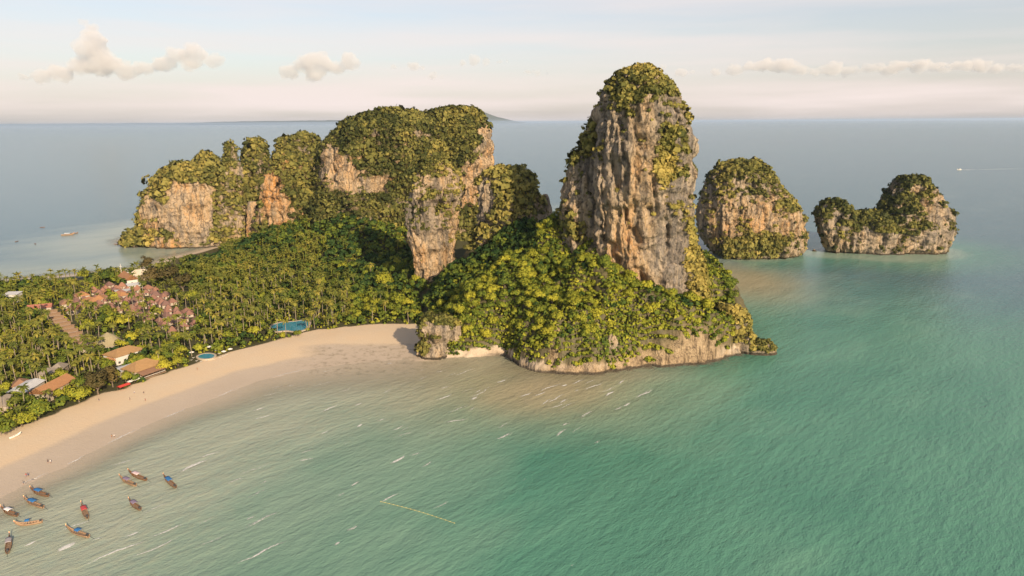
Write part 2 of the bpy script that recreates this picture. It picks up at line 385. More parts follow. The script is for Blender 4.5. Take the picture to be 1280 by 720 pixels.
# height lookup for placing things
_gx = np.arange(-760, 301, 2.5); _gy = np.arange(150, 1181, 2.5)
_X, _Y = np.meshgrid(_gx, _gy); _P = np.c_[_X.ravel(), _Y.ravel()]
_HT = height(_P).reshape(_X.shape); _SD = coast_sd(_P).reshape(_X.shape); _BV = beyond_veg(_P).reshape(_X.shape)
def look(T, x, y):
    i = np.clip((np.asarray(x)-_gx[0])/2.5, 0, len(_gx)-1.001); j = np.clip((np.asarray(y)-_gy[0])/2.5, 0, len(_gy)-1.001)
    i0 = i.astype(int); j0 = j.astype(int); u = i-i0; v = j-j0
    return (T[j0, i0]*(1-u)+T[j0, i0+1]*u)*(1-v)+(T[j0+1, i0]*(1-u)+T[j0+1, i0+1]*u)*v
def gz(x, y): return float(look(_HT, np.array([x]), np.array([y]))[0])
def on_ground(px, py, extra=0.0):
    """the first point of the ground (raised by extra) along the line of sight, dropped back to the ground"""
    d = CAM_M @ Vector(((px-640)/FPX, (360-py)/FPX, -1)); t = np.linspace(160, 1300, 4000)/d.y
    x, y, z = d.x*t, d.y*t, CAM_H+d.z*t; g_ = np.maximum(look(_HT, x, y), 0)
    i = np.where(z-extra < g_)[0]; i = i[0] if len(i) else -1
    return Vector((x[i], y[i], g_[i]))

# ------------------------------------------------------------------ sea
ISLE_W = [(at(935, 318, Z=0), 42), (at(1045, 318, Z=0), 26), (at(1110, 318, Z=0), 45), (at(1150, 316, Z=0), 38)]
m, nt, b = new_mat('sea_water'); M_SEA = m
sandy = attr_n(nt, 'sandy'); green = attr_n(nt, 'green'); clear = attr_n(nt, 'clear')
g = N(nt, 'ShaderNodeNewGeometry')
rot = N(nt, 'ShaderNodeMapping'); rot.inputs['Rotation'].default_value = (0, 0, R(-46)); nt.links.new(g.outputs['Position'], rot.inputs[0])
def wnoise(sc, detail, mp_):
    mpn = N(nt, 'ShaderNodeMapping'); mpn.inputs['Scale'].default_value = mp_; nt.links.new(rot.outputs[0], mpn.inputs[0])
    n = N(nt, 'ShaderNodeTexNoise', Scale=sc, Detail=detail, Roughness=.55); nt.links.new(mpn.outputs[0], n.inputs['Vector']); return n.outputs[0]
swell = wnoise(1, 3, (.022, .075, .05)); chop = wnoise(1, 6, (.20, .42, .3)); rip = wnoise(1, 5, (.9, 1.5, .6)); patch = wnoise(1, 6, (.011, .020, .01))
haze_p = wnoise(1, 4, (.02, .035, .02))
deep = mixc(nt, patch, (.05, .115, .145), (.085, .155, .175))
em = mixc(nt, patch, (.045, .16, .115), (.125, .28, .195))
col = mixc(nt, green, deep, em)
sd_c = mixc(nt, haze_p, (.25, .30, .23), (.36, .39, .31))
sd_c = mixc(nt, math_n(nt, 'MULTIPLY', attr_n(nt, 'brown'), .9), sd_c, mixc(nt, haze_p, (.235, .195, .11), (.36, .30, .18)))
sf = math_n(nt, 'ADD', sandy, math_n(nt, 'MULTIPLY', math_n(nt, 'SUBTRACT', patch, .5), .55))
col = mixc(nt, mrange(nt, sf, .05, .95), col, sd_c)
col = mixc(nt, mrange(nt, math_n(nt, 'MULTIPLY', chop, sandy), .28, .5, 0, .25), col, (.36, .31, .21))
nt.links.new(col, b.inputs['Base Color']); b.inputs['IOR'].default_value = 1.22; b.inputs['Specular IOR Level'].default_value = .38; b.inputs['Roughness'].default_value = .2
hgt = math_n(nt, 'ADD', math_n(nt, 'MULTIPLY', swell, .9), math_n(nt, 'ADD', math_n(nt, 'MULTIPLY', chop, .50), math_n(nt, 'MULTIPLY', rip, .20)))
bump_n(nt, b, math_n(nt, 'MULTIPLY', hgt, mrange(nt, attr_n(nt, 'calm'), 0, 1, 1, .25)), 1.0, 1.15)
tr = N(nt, 'ShaderNodeBsdfTransparent'); ms = N(nt, 'ShaderNodeMixShader')
nt.links.new(math_n(nt, 'MULTIPLY', clear, .85), ms.inputs[0]); nt.links.new(b.outputs[0], ms.inputs[1]); nt.links.new(tr.outputs[0], ms.inputs[2])
nt.links.new(ms.outputs[0], nt.nodes['Material Output'].inputs['Surface'])

def build_sea():
    ang = np.r_[np.arange(-50, 50.01, .6), np.arange(55, 306, 5.0)]
    rr = np.r_[np.exp(np.linspace(math.log(120), math.log(1400), 190)), np.exp(np.linspace(math.log(1450), math.log(160000), 100))]
    A = np.radians(ang); V = np.zeros((len(rr), len(A), 3))
    V[..., 0] = rr[:, None]*np.sin(A)[None]; V[..., 1] = rr[:, None]*np.cos(A)[None]
    n = len(A); V = V.reshape(-1, 3)
    i, j = np.meshgrid(np.arange(len(rr)-1), np.arange(n), indexing='ij'); i = i.ravel(); j = j.ravel(); j2 = (j+1) % n
    F = np.c_[i*n+j, (i+1)*n+j, (i+1)*n+j2, i*n+j2][:, ::-1]
    V = np.vstack([V, [[0, 0, 0]]]); c = len(V)-1
    T = np.c_[np.full(n, c), np.arange(n), (np.arange(n)+1) % n][:, ::-1]
    me = mesh_np('sea', V, [F, T], True)
    P = V[:, :2]; d = -coast_sd(P); x, y = P[:, 0], P[:, 1]
    px, py = project(V)
    wob = (fbm(V/45, 21)-.5)*60
    near_beach = sstep(60, -60, x-.25*(y-330))
    sandy = (.45*sstep(360, 70, d+wob)+.5*sstep(140, 20, d+wob))*near_beach+sstep(55, 8, d+wob*.4)*.75*(1-near_beach)*sstep(130, 60, x)
    di = np.min([np.hypot(x-c_.x, y-c_.y-14)-r_ for c_, r_ in ISLE_W], axis=0)
    sh = at(925, 350, Z=0)
    sandy = np.maximum(sandy, .75*np.exp(-((x-sh.x)/60)**2-((y-sh.y)/90)**2))
    sandy = np.maximum(sandy, .55*sstep(26, 2, di)*(y < 760))
    east = (y > 600) & (x < -150)
    sandy = np.where(east, .75*sstep(190, 10, d), sandy)
    sandy = np.where(d < 0, 1, sandy)
    green = sstep(620, 330, np.hypot(x-60, y-150)+wob)
    green = np.maximum(green, .85*np.exp(-(np.maximum(di, 0)/70)**2)*(x > 230))
    attr(me, 'sandy', np.clip(sandy, 0, 1)); attr(me, 'green', np.clip(green, 0, 1))
    hz = at(620, 490, Z=0)
    brown = np.maximum(np.exp(-((x-hz.x-22)/72)**2-((y-hz.y-6)/60)**2), np.exp(-((x-sh.x)/60)**2-((y-sh.y)/90)**2))
    sandy = np.maximum(sandy, brown*.9)
    me.attributes['sandy'].data.foreach_set('value', np.clip(sandy, 0, 1).astype(np.float32)); attr(me, 'brown', np.clip(brown*1.2, 0, 1))
    corner = np.exp(-((x+75)/70)**2-((y-360)/45)**2)
    attr(me, 'calm', sstep(-40, -260, x)*sstep(560, 720, y)*sstep(16000, 3000, y))
    attr(me, 'clear', np.where(d < 0, 1, sstep(22+40*corner, 0, d+wob*.1)*np.where(y < 560, 1-.65*sstep(-75, -15, x), 1)))
    link('sea', me, M_SEA, None, kind='structure')
build_sea()

# ------------------------------------------------------------------ limestone towers
PTS = []     # scrub points gathered for each tower: (tower object, points, radius, tint)
def shell(profile, Y, ratio, seed, na=160, res=1.1, power=2.3, amp=(6, 3.8, 2.0), lean=0.0, base=-3.0, asym=.18, rough=True, inset=2.6, cave=1.2, grooves=()):
    pr = sorted(profile, key=lambda r_: r_[0])
    L = np.array([tuple(at(xl, py, Y=Y)) for py, xl, xr in pr]); Rr = np.array([tuple(at(xr, py, Y=Y)) for py, xl, xr in pr])
    Z = (L[:, 2]+Rr[:, 2])/2; cx = (L[:, 0]+Rr[:, 0])/2; rx = (Rr[:, 0]-L[:, 0])/2
    if Z[-1] > base: Z = np.r_[Z, base]; cx = np.r_[cx, cx[-1]]; rx = np.r_[rx, rx[-1]]
    s = np.r_[0, np.cumsum(np.hypot(np.diff(Z), np.diff(rx)))]
    t = np.linspace(0, s[-1], max(12, int(s[-1]/res)))
    Z, cx, rx = (np.interp(t, s, q) for q in (Z, cx, rx))
    k = max(3, int(5/res)) | 1; ker = np.hanning(k+2)[1:-1]; ker /= ker.sum()
    sm_ = lambda q: np.convolve(np.pad(q, k//2, mode='edge'), ker, 'valid')
    rx = sm_(rx); cx = sm_(cx); rx = np.maximum(rx-inset*np.clip(rx/14, .2, 1), .4)
    th = np.linspace(0, 2*math.pi, na, endpoint=False)
    ca, sa = np.cos(th), np.sin(th)
    ux = np.sign(ca)*np.abs(ca)**(2/power); uy = np.sign(sa)*np.abs(sa)**(2/power)
    V = np.zeros((len(t), na, 3))
    q = np.stack(np.broadcast_arrays(ux[None]*1.6+seed, uy[None]*1.6, (Z/60)[:, None]), -1).reshape(-1, 3)
    ry = rx*ratio
    wig = 1+asym*2*(fbm(q, seed, 2)-.5).reshape(len(t), na)*np.abs(sa)[None]
    V[..., 0] = cx[:, None]+rx[:, None]*ux[None]
    V[..., 1] = Y+lean*(Z-Z.min())[:, None]+ry[:, None]*uy[None]*wig
    V[..., 2] = Z[:, None]
    top = V[0].mean(0); top[2] += .5
    V = V.reshape(-1, 3)
    if rough:
        ax = np.stack(np.broadcast_arrays(ca[None], sa[None]/max(ratio, .4), np.zeros((len(t), 1))), -1).reshape(-1, 3)
        ax /= np.linalg.norm(ax, axis=1)[:, None]
        sz = np.repeat(np.clip(rx/20, .15, 1), na)
        a1, a2, a3 = amp
        q = V+seed*31.7
        dsp = a1*2*(fbm(q/np.array([26, 26, 42]), seed, 3)-.5)
        dsp += a2*2*(ridged(q/np.array([8.5, 8.5, 40]), seed+5, 3)-.62)
        dsp += a3*1.3*2*(ridged(q/np.array([3.4, 3.4, 5.5]), seed+9, 3)-.6)+a3*.6*2*(np.floor(fbm(q/np.array([7, 7, 9]), seed+15, 3)*9)/9-.5)
        dsp += a2*.7*2*(fbm(q/np.array([40, 40, 7]), seed+13, 2)-.5)
        dsp -= cave*a2*sstep(.56, .76, fbm(q/np.array([6, 6, 17]), seed+31, 4))
        dsp -= 1.6*np.exp(-((V[:, 2]-.6)/1.1)**2)*(1 if base < 0 else 0)
        V = V+ax*(dsp*sz)[:, None]
        V[:, 2] += sz*(2.4*(fbm(q/6.5, seed+21, 3)-.5)+(.12*rx.max())*(fbm(q/24, seed+23, 2)-.5))*sstep(base+2, base+14, V[:, 2])
    if grooves:
        gx, gy = project(V); front = np.tile(sstep(.25, -.25, sa), len(t)); wbx = (fbm(V/5, seed+80, 3)-.5)*9; wby = (fbm(V/5, seed+84, 3)-.5)*9
        for x0, y0, x1, y1, w, dp in grooves:
            ab = np.array([x1-x0, y1-y0], float); q = np.c_[gx+wbx-x0, gy+wby-y0]; tt = np.clip(q @ ab/(ab @ ab), 0, 1); dd = np.hypot(*(q-tt[:, None]*ab).T)
            V[:, 1] += front*dp*np.exp(-(dd/w)**2)
    n = na
    i, j = np.meshgrid(np.arange(len(t)-1), np.arange(n), indexing='ij'); i = i.ravel(); j = j.ravel(); j2 = (j+1) % n
    F = np.c_[i*n+j, (i+1)*n+j, (i+1)*n+j2, i*n+j2]
    V = np.vstack([V, top]); c = len(V)-1
    T = np.c_[np.full(n, c), np.arange(n), (np.arange(n)+1) % n]
    return V, F, T
def face_data(V, F):
    a, b_, c, d = (V[F[:, k]] for k in range(4))
    nn = np.cross(c-a, d-b_); A = np.linalg.norm(nn, axis=1)/2; nn = nn/(2*A[:, None]+1e-9)
    return (a+b_+c+d)/4, nn, A
def rock(name, profile, Y, ratio, seed, mat=M_ROCK, parent=None, veg=0.0, spots=(), lo=.05, hi=.55, bush=(1.3, 2.6), dens=.34, noise_sc=14, nq=22, owner=None, cull=True, wspots=(), **kw):
    """one rock body with the scrub growing on it; spots: (px, py, rx, ry, weight) patches of more or less scrub"""
    V, F, T = shell(profile, Y, ratio, seed, **kw)
    fc, fn, fa = face_data(V, F)
    px, py = project(fc)
    cov = fn[:, 2]*.9+.8*(fbm(fc/np.array([noise_sc, noise_sc, noise_sc*1.3]), seed+40, 4)-.5)*2+.62*(fbm(fc/4.5, seed+45, 3)-.5)*2+veg
    wobx = (fbm(fc/9, seed+50, 3)-.5)*16; woby = (fbm(fc/9, seed+60, 3)-.5)*16
    for sx, sy, rx, ry, w in spots:
        cov = cov+w*np.exp(-(((px+wobx-sx)/rx)**2+((py+woby-sy)/ry)**2)**1.6)
    p = sstep(lo, hi, cov)*(fc[:, 2] > 2.2)
    vv = np.zeros(len(V)); cnt = np.zeros(len(V))
    for k in range(4): np.add.at(vv, F[:, k], p); np.add.at(cnt, F[:, k], 1)
    vv = vv/np.maximum(cnt, 1); vv[-1] = vv[:20].mean()
    me = mesh_np(name, V, [F, T], False); attr(me, 'veg', vv)
    vx, vy = project(V); wm = np.zeros(len(V))
    for sx, sy, rx, ry, w in wspots: wm += w*np.exp(-((vx-sx)/rx)**2-((vy-sy)/ry)**2)
    attr(me, 'warm', wm)
    o = link(name, me, mat, parent)
    view = (np.array([0, 0, CAM_H])-fc); view /= np.linalg.norm(view, axis=1)[:, None]
    bush = (bush[0]*.9, bush[1]*.9); rm = (bush[0]+bush[1])/2
    lam = p*fa*dens/(rm*rm)*2.2*np.where((fn*view).sum(1) > -.12, 1, .04)
    rng = np.random.default_rng(seed+100)
    k = rng.poisson(lam); idx = np.repeat(np.arange(len(F)), k)
    u = rng.random((len(idx), 2)); a, b_, c, d = (V[F[idx, q]] for q in range(4))
    P = a+(b_-a)*u[:, :1]+(d-a)*u[:, 1:]
    r = rng.uniform(bush[0], bush[1], len(idx))*(.75+.5*p[idx])*np.exp(rng.normal(-.05, .28, len(idx)))
    P = P+fn[idx]*(r*.25)[:, None]
    tint = .42+.55*(fbm(P/22, seed+70, 3)-.5)*2+rng.normal(0, .13, len(idx))
    PTS.append((owner or parent or o, P, r, tint, nq))
    return o
def thing_rock(name, label, *a, cat='cliff', **k):
    return tag(rock(name, *a, **k), label, cat)

# main tower and the buttress against it
tower = thing_rock('limestone_tower', 'tallest sheer limestone tower with green cap rising above the headland forest',
    [(84, 797, 813), (87, 786, 821), (94, 772, 833), (105, 761, 843), (118, 754, 851), (135, 750, 857), (150, 748, 861), (180, 744, 865), (220, 741, 867), (260, 740, 866),
     (300, 741, 869), (340, 744, 880), (370, 742, 894), (400, 738, 905), (430, 734, 908), (462, 734, 903)], 442, .98, 3, M_ROCK, na=270, res=.95, veg=-.62, power=2.15,
    spots=[(790, 108, 42, 26, .9), (770, 130, 22, 22, .5), (838, 120, 22, 22, .5), (832, 168, 10, 26, 1.1), (838, 205, 13, 28, 1.15), (826, 214, 9, 12, .9), (858, 160, 7, 24, .9), (860, 215, 6, 22, .7), (845, 262, 9, 8, .9),
           (812, 126, 9, 14, -.6), (880, 320, 24, 46, 1.5), (862, 285, 10, 26, 1.0), (890, 372, 26, 26, 1.2), (850, 400, 30, 14, .9), (880, 425, 22, 20, -.8), (805, 330, 45, 40, -.6), (790, 240, 35, 60, -.35)],
    bush=(.8, 1.8), dens=.5, nq=26, amp=(4.5, 3.4, 1.7), cave=.7,
    wspots=[(795, 310, 36, 60, .5), (775, 220, 18, 50, .2), (850, 270, 28, 120, -.6), (765, 165, 30, 45, -.7), (845, 180, 24, 60, -.5), (835, 340, 24, 40, -.4)],
    grooves=[(752, 185, 756, 250, 3.5, 4.3), (767, 192, 771, 236, 3, 4.3), (793, 140, 796, 228, 3.5, 3.2), (817, 222, 821, 266, 3, 3.6), (766, 308, 772, 332, 5, 6.5), (792, 290, 798, 306, 5, 6.5), (800, 338, 808, 362, 5, 5.8), (783, 250, 786, 300, 2.5, 2.9),
             (760, 255, 757, 300, 3, 4.3), (776, 150, 780, 200, 2.5, 2.9), (835, 255, 832, 320, 2.5, 2.9), (812, 262, 815, 270, 4, 5.0), (842, 130, 845, 150, 3, 2.9)])
rock('buttress', [(142, 738, 747), (158, 731, 762), (178, 723, 768), (198, 711, 772), (218, 703, 775), (235, 699, 775), (260, 697, 775), (300, 697, 772), (350, 695, 770)], 458, .9, 8, M_ROCK_GREY, tower,
     na=150, res=1.0, veg=-.5, spots=[(735, 168, 10, 30, .9), (716, 195, 12, 20, .8), (712, 280, 20, 20, .7)], bush=(1.1, 2.2), dens=.4, nq=26, owner=tower)
rock('rock_foot', [(380, 902, 918), (389, 899, 928), (406, 897, 935), (425, 897, 941), (440, 899, 944), (450, 900, 942)], 414, .9, 12, M_ROCK, tower, na=110, res=.7, inset=.3, amp=(3, 2, 1.4), veg=.35, bush=(.9, 1.9), dens=.45, nq=26, owner=tower,
     spots=[(925, 445, 30, 5, -1.2)])
# slab and the block beside it
slab = thing_rock('limestone_slab', 'narrow upright limestone slab with pale lower face between forest and dark gully',
    [(193, 536, 546), (199, 529, 556), (208, 522, 566), (220, 515, 575), (238, 509, 579), (258, 507, 578), (290, 509, 575), (320, 514, 573), (345, 517, 573), (385, 516, 574)], 560, .75, 17, M_ROCK,
    na=190, res=.9, veg=-.3, power=3, wspots=[(540, 325, 26, 22, .3)], spots=[(540, 206, 20, 12, .7), (552, 245, 16, 20, .45), (540, 320, 24, 22, -.8), (562, 285, 10, 30, .3)], bush=(.7, 1.5), dens=.42, nq=24, amp=(4, 3.4, 1.8))
block = thing_rock('limestone_block', 'broad bushy limestone block standing just beyond the pale slab',
    [(208, 626, 648), (213, 606, 657), (222, 598, 664), (234, 596, 671), (250, 595, 679), (265, 594, 686), (300, 590, 694), (340, 586, 698)], 545, .8, 23, M_ROCK_GREY, na=210, res=.95, veg=.2,
    spots=[(650, 225, 36, 18, .7), (606, 245, 10, 28, -.8), (640, 265, 22, 30, .35), (670, 270, 14, 16, -.4)], bush=(1.2, 2.4), dens=.42, nq=24)
rock('pinnacle', [(243, 679, 685), (247, 676, 688), (254, 674, 690), (266, 672, 692), (300, 671, 694)], 548, .9, 29, M_ROCK_GREY, block, na=60, res=.8, veg=-.5, owner=block, bush=(.8, 1.4))
# the big mountain with its two domes
mount = thing_rock('limestone_mountain', 'largest green-domed limestone mountain with sheer cliff at its seaward end',
    [(134, 566, 584), (138, 545, 596), (142, 531, 602), (152, 520, 610), (168, 516, 616), (184, 512, 620), (200, 510, 620), (218, 510, 618), (250, 506, 615), (300, 500, 612)], 830, .95, 31, M_ROCK_WARM,
    na=190, res=1.6, veg=.62, spots=[(610, 190, 14, 34, -2.2), (588, 228, 16, 28, -2.4), (560, 190, 22, 20, .2)], bush=(1.3, 2.6), dens=.38, nq=18, noise_sc=20)
rock('west_dome', [(140, 464, 500), (143, 450, 524), (149, 438, 545), (160, 423, 554), (176, 410, 558), (192, 402, 557), (212, 398, 560), (245, 392, 562), (300, 382, 566)], 812, .9, 37, M_ROCK_WARM, mount,
     na=200, res=1.6, veg=.6, spots=[(420, 210, 26, 24, -1.5), (455, 228, 32, 13, -1.1), (412, 182, 12, 18, -1.0), (500, 205, 22, 26, .2)], bush=(1.3, 2.6), dens=.38, nq=18, noise_sc=20, owner=mount)
# the far headland: cliff, green dome, orange spire, back row
head = thing_rock('sea_cliff', 'long pale limestone headland cliff dropping to the far bay and sandbar',
    [(204, 240, 262), (208, 222, 276), (214, 207, 288), (224, 198, 296), (238, 188, 303), (250, 181, 306), (268, 178, 309), (285, 176, 311), (303, 175, 312)], 835, .7, 43, M_ROCK_WARM, na=190, res=1.35, veg=.05,
    spots=[(240, 218, 60, 14, .9), (205, 240, 16, 14, .7), (290, 240, 20, 40, .9), (248, 264, 46, 32, -1.5), (225, 258, 16, 36, -1.3), (190, 262, 14, 16, -.6), (203, 265, 7, 20, .4)], bush=(1.8, 3.4), dens=.38, nq=18)
rock('green_dome', [(203, 288, 302), (210, 276, 306), (222, 270, 309), (240, 268, 311), (265, 268, 312), (300, 266, 314)], 818, .9, 47, M_ROCK, head, na=100, res=1.2, veg=.35, spots=[(285, 285, 16, 18, -.5)], bush=(1.8, 3.2), dens=.36, nq=18, owner=head)
rock('shore_mound', [(283, 180, 194), (289, 168, 206), (296, 156, 210), (303, 153, 212)], 822, .9, 51, M_ROCK, head, na=90, res=1.0, veg=1.0, bush=(1.6, 3.2), dens=.5, nq=18, owner=head)
spire = thing_rock('limestone_spire', 'bright orange limestone spire with green back beside the far headland',
    [(192, 352, 370), (197, 342, 380), (206, 336, 387), (220, 332, 393), (238, 328, 399), (258, 325, 404), (285, 322, 408), (305, 320, 410)], 800, .85, 53, M_ROCK_ORANGE, na=140, res=1.1, veg=.12,
    spots=[(340, 240, 13, 24, -1.7), (346, 262, 14, 20, -1.6), (375, 230, 24, 36, .7)], bush=(1.6, 3.0), dens=.38, nq=18)
rock('red_outcrop', [(252, 310, 322), (258, 307, 326), (270, 305, 328), (285, 304, 330)], 800, .8, 57, M_ROCK_ORANGE, spire, na=60, res=1.0, veg=-.7, bush=(1.2, 2.2), nq=18, owner=spire)
for k, (lab, pr, Y, sd_) in enumerate([
    ('small rounded wooded knob rising behind the far headland cliff', [(177, 284, 291), (182, 279, 296), (192, 276, 300), (210, 274, 302), (280, 272, 304)], 905, 61),
    ('flat-topped wooded rock between the small knob and the orange spire', [(172, 306, 330), (176, 301, 336), (186, 298, 339), (205, 296, 341), (280, 294, 344)], 925, 67),
    ('dark wooded ridge rock behind the orange spire beside the big mountain', [(167, 380, 394), (170, 366, 399), (174, 345, 402), (184, 340, 405), (210, 336, 408), (280, 330, 412)], 950, 71),
    ('low wooded shoulder rock above the long headland cliff', [(189, 250, 262), (194, 243, 270), (204, 236, 280), (230, 230, 290), (290, 228, 292)], 870, 75)]):
    thing_rock('wooded_rock', lab, pr, Y, .8, sd_, M_ROCK_GREY, na=120, res=1.4, veg=.55, inset=6, power=2.0, bush=(1.5, 2.8), dens=.36, nq=18, cat='rock')
# islands in the open water
isle = thing_rock('rock_island', 'dome-shaped limestone island with a dark shrub apron at its foot',
    [(201, 924, 944), (204, 908, 954), (210, 898, 961), (220, 890, 968), (232, 884, 976), (246, 878, 987), (258, 875, 996), (272, 873, 1003), (290, 874, 1004), (303, 880, 1004), (314, 888, 1000), (321, 892, 996)], 742, .8, 81, M_ROCK,
    na=250, res=1.15, veg=-.25, spots=[(930, 210, 34, 10, .6), (905, 232, 18, 14, .45), (962, 225, 12, 14, .6), (985, 255, 14, 14, .5), (935, 304, 36, 15, 1.6), (955, 262, 36, 18, -.6), (900, 275, 20, 26, -.5)], bush=(1.0, 2.0), dens=.4, nq=20, amp=(5, 3.8, 2), cat='island')
rock('scrub_apron', [(296, 918, 955), (302, 903, 968), (310, 898, 974), (319, 897, 976)], 716, .5, 83, M_ROCK, isle, na=90, res=1.0, veg=1.1, bush=(1.5, 2.9), dens=.5, nq=20, owner=isle)
isle2 = thing_rock('rock_island', 'saddle-shaped twin-humped limestone island with an orange scar at sea level',
    [(262, 1085, 1110), (266, 1066, 1140), (271, 1050, 1165), (280, 1034, 1183), (295, 1029, 1187), (308, 1031, 1184), (319, 1034, 1176)], 748, .42, 87, M_ROCK_GREY,
    na=260, res=1.1, veg=.05, spots=[(1090, 275, 30, 12, .8), (1130, 285, 18, 20, .6), (1095, 300, 24, 12, -1.2), (1160, 305, 30, 12, -.8), (1050, 308, 26, 10, -.8)], bush=(1.1, 2.1), dens=.4, nq=20, amp=(5, 3.6, 2), cat='island')
rock('tall_hump', [(220, 1128, 1152), (224, 1119, 1161), (232, 1112, 1169), (244, 1106, 1177), (258, 1100, 1184), (275, 1095, 1189), (295, 1095, 1189), (308, 1098, 1186), (319, 1100, 1179)], 750, .75, 89, M_ROCK_GREY, isle2,
     na=180, res=1.1, veg=.05, spots=[(1140, 226, 26, 10, .4), (1130, 262, 18, 22, .4), (1175, 265, 12, 24, -.9), (1165, 300, 20, 14, -.9)], bush=(1.1, 2.1), dens=.4, nq=20, owner=isle2)
rock('short_hump', [(249, 1037, 1047), (253, 1030, 1055), (261, 1023, 1064), (271, 1019, 1069), (285, 1020, 1072), (300, 1026, 1070), (319, 1032, 1068)], 744, .8, 91, M_ROCK_GREY, isle2,
     na=130, res=1.1, veg=-.1, spots=[(1060, 275, 12, 18, .6)], bush=(1.4, 2.6), dens=.4, nq=20, owner=isle2)
# boulders at the water's edge
thing_rock('boulder', 'leafy-topped grey boulder outcrop standing where the sand meets the wooded hill',
    [(394, 538, 550), (399, 528, 561), (408, 522, 565), (419, 521, 564), (427, 528, 560), (434, 522, 560), (440, 517, 560), (447, 516, 560)], 406, .9, 93, M_ROCK_GREY, na=120, res=.5, veg=-.05, inset=.6, power=2.8, cave=1.6,
    spots=[(555, 396, 22, 10, .8), (527, 432, 10, 12, .9), (545, 412, 20, 10, -.8), (550, 438, 12, 8, -.6)], bush=(.7, 1.5), dens=.5, nq=26, amp=(3.2, 2.6, 1.6), cat='rock')
rock('side_block', [(400, 558, 568), (405, 553, 576), (416, 553, 578), (426, 556, 577), (434, 560, 572), (444, 560, 570)], 411, .9, 94, M_ROCK_GREY, bpy.data.objects['boulder'], na=70, res=.5, veg=.1, inset=.4, power=2.8, spots=[(566, 400, 16, 8, .9), (566, 420, 12, 8, -.7)], bush=(.7, 1.4), dens=.5, nq=26, amp=(2.4, 2, 1.2), owner=bpy.data.objects['boulder'])
thing_rock('rock_islet', 'small brown rock islet capped with scrub just off the tower foot', [(424, 951, 957), (428, 942, 964), (435, 933, 970), (442, 930, 972), (448, 932, 970)], 408, .7, 95, M_ROCK, na=80, res=.5, inset=.2, veg=.05,
    bush=(.6, 1.3), dens=.45, nq=24, amp=(2, 1.4, .8), cat='rock')
thing_rock('rock_islet', 'lone low black rock awash beside the twin-humped island', [(312, 1016, 1019), (315, 1014, 1024), (319, 1013, 1026)], 748, .7, 97, M_ROCK_GREY, na=36, res=.8, veg=-2, cat='rock')
thing_rock('boulder', 'knee-high brown rock between the tower foot and the small islet', [(436, 918, 922), (440, 914, 926), (449, 913, 927)], 404, .8, 98, M_ROCK_GREY, na=36, res=.5, veg=-2, cat='rock')
for (bx_, by_, br_, lab) in ((765, 425, 9, 'pale bare limestone knob sticking out of the hill trees above the waterline'), (697, 414, 7, 'small grey limestone knob half hidden among the hill trees')):
    p = on_ground(bx_, by_, 3)
    V, F, T = shell([(by_-8, bx_-3, bx_+3), (by_-5, bx_-br_*.7, bx_+br_*.7), (by_, bx_-br_, bx_+br_), (by_+9, bx_-br_, bx_+br_), (by_+16, bx_-br_, bx_+br_)], p.y+1, .9, bx_, na=44, res=.6, base=p.z-3)
    me = mesh_np('boulder', V, [F, T], True); attr(me, 'veg', np.zeros(len(V))); attr(me, 'warm', np.zeros(len(V))); tag(link('boulder', me, M_ROCK_GREY), lab, 'rock')
# far islands on the horizon
M_FAR = plain('hazed_woodland', (.10, .12, .12), .95, .2, .002)  # pale grey-blue base: part of the distance haze is painted into the colour
for lab, pr, Y in (('peaked blue island far off on the hazy horizon', [(137.5, 597, 600), (141, 590, 609), (146, 583, 622), (150, 578, 640), (153.4, 574, 660)], 70000),
                   ('low hazy coast stretching along the horizon beyond the bay', [(150.5, 380, 430), (152, 300, 450), (153.5, 180, 460), (155.0, -160, 470)], 90000)):
    V, F, T = shell(pr, Y, .35, 5, na=120, res=160, rough=False, inset=0, base=-20)
    V[:, 2] += np.where(V[:, 2] > 60, 1, 0)*260*(fbm(V/4000, 77)-.5)
    tag(link('distant_island' if 'island' in lab else 'distant_coast', mesh_np('far', V, [F, T], True), M_FAR), lab, 'island' if 'island' in lab else 'coast')

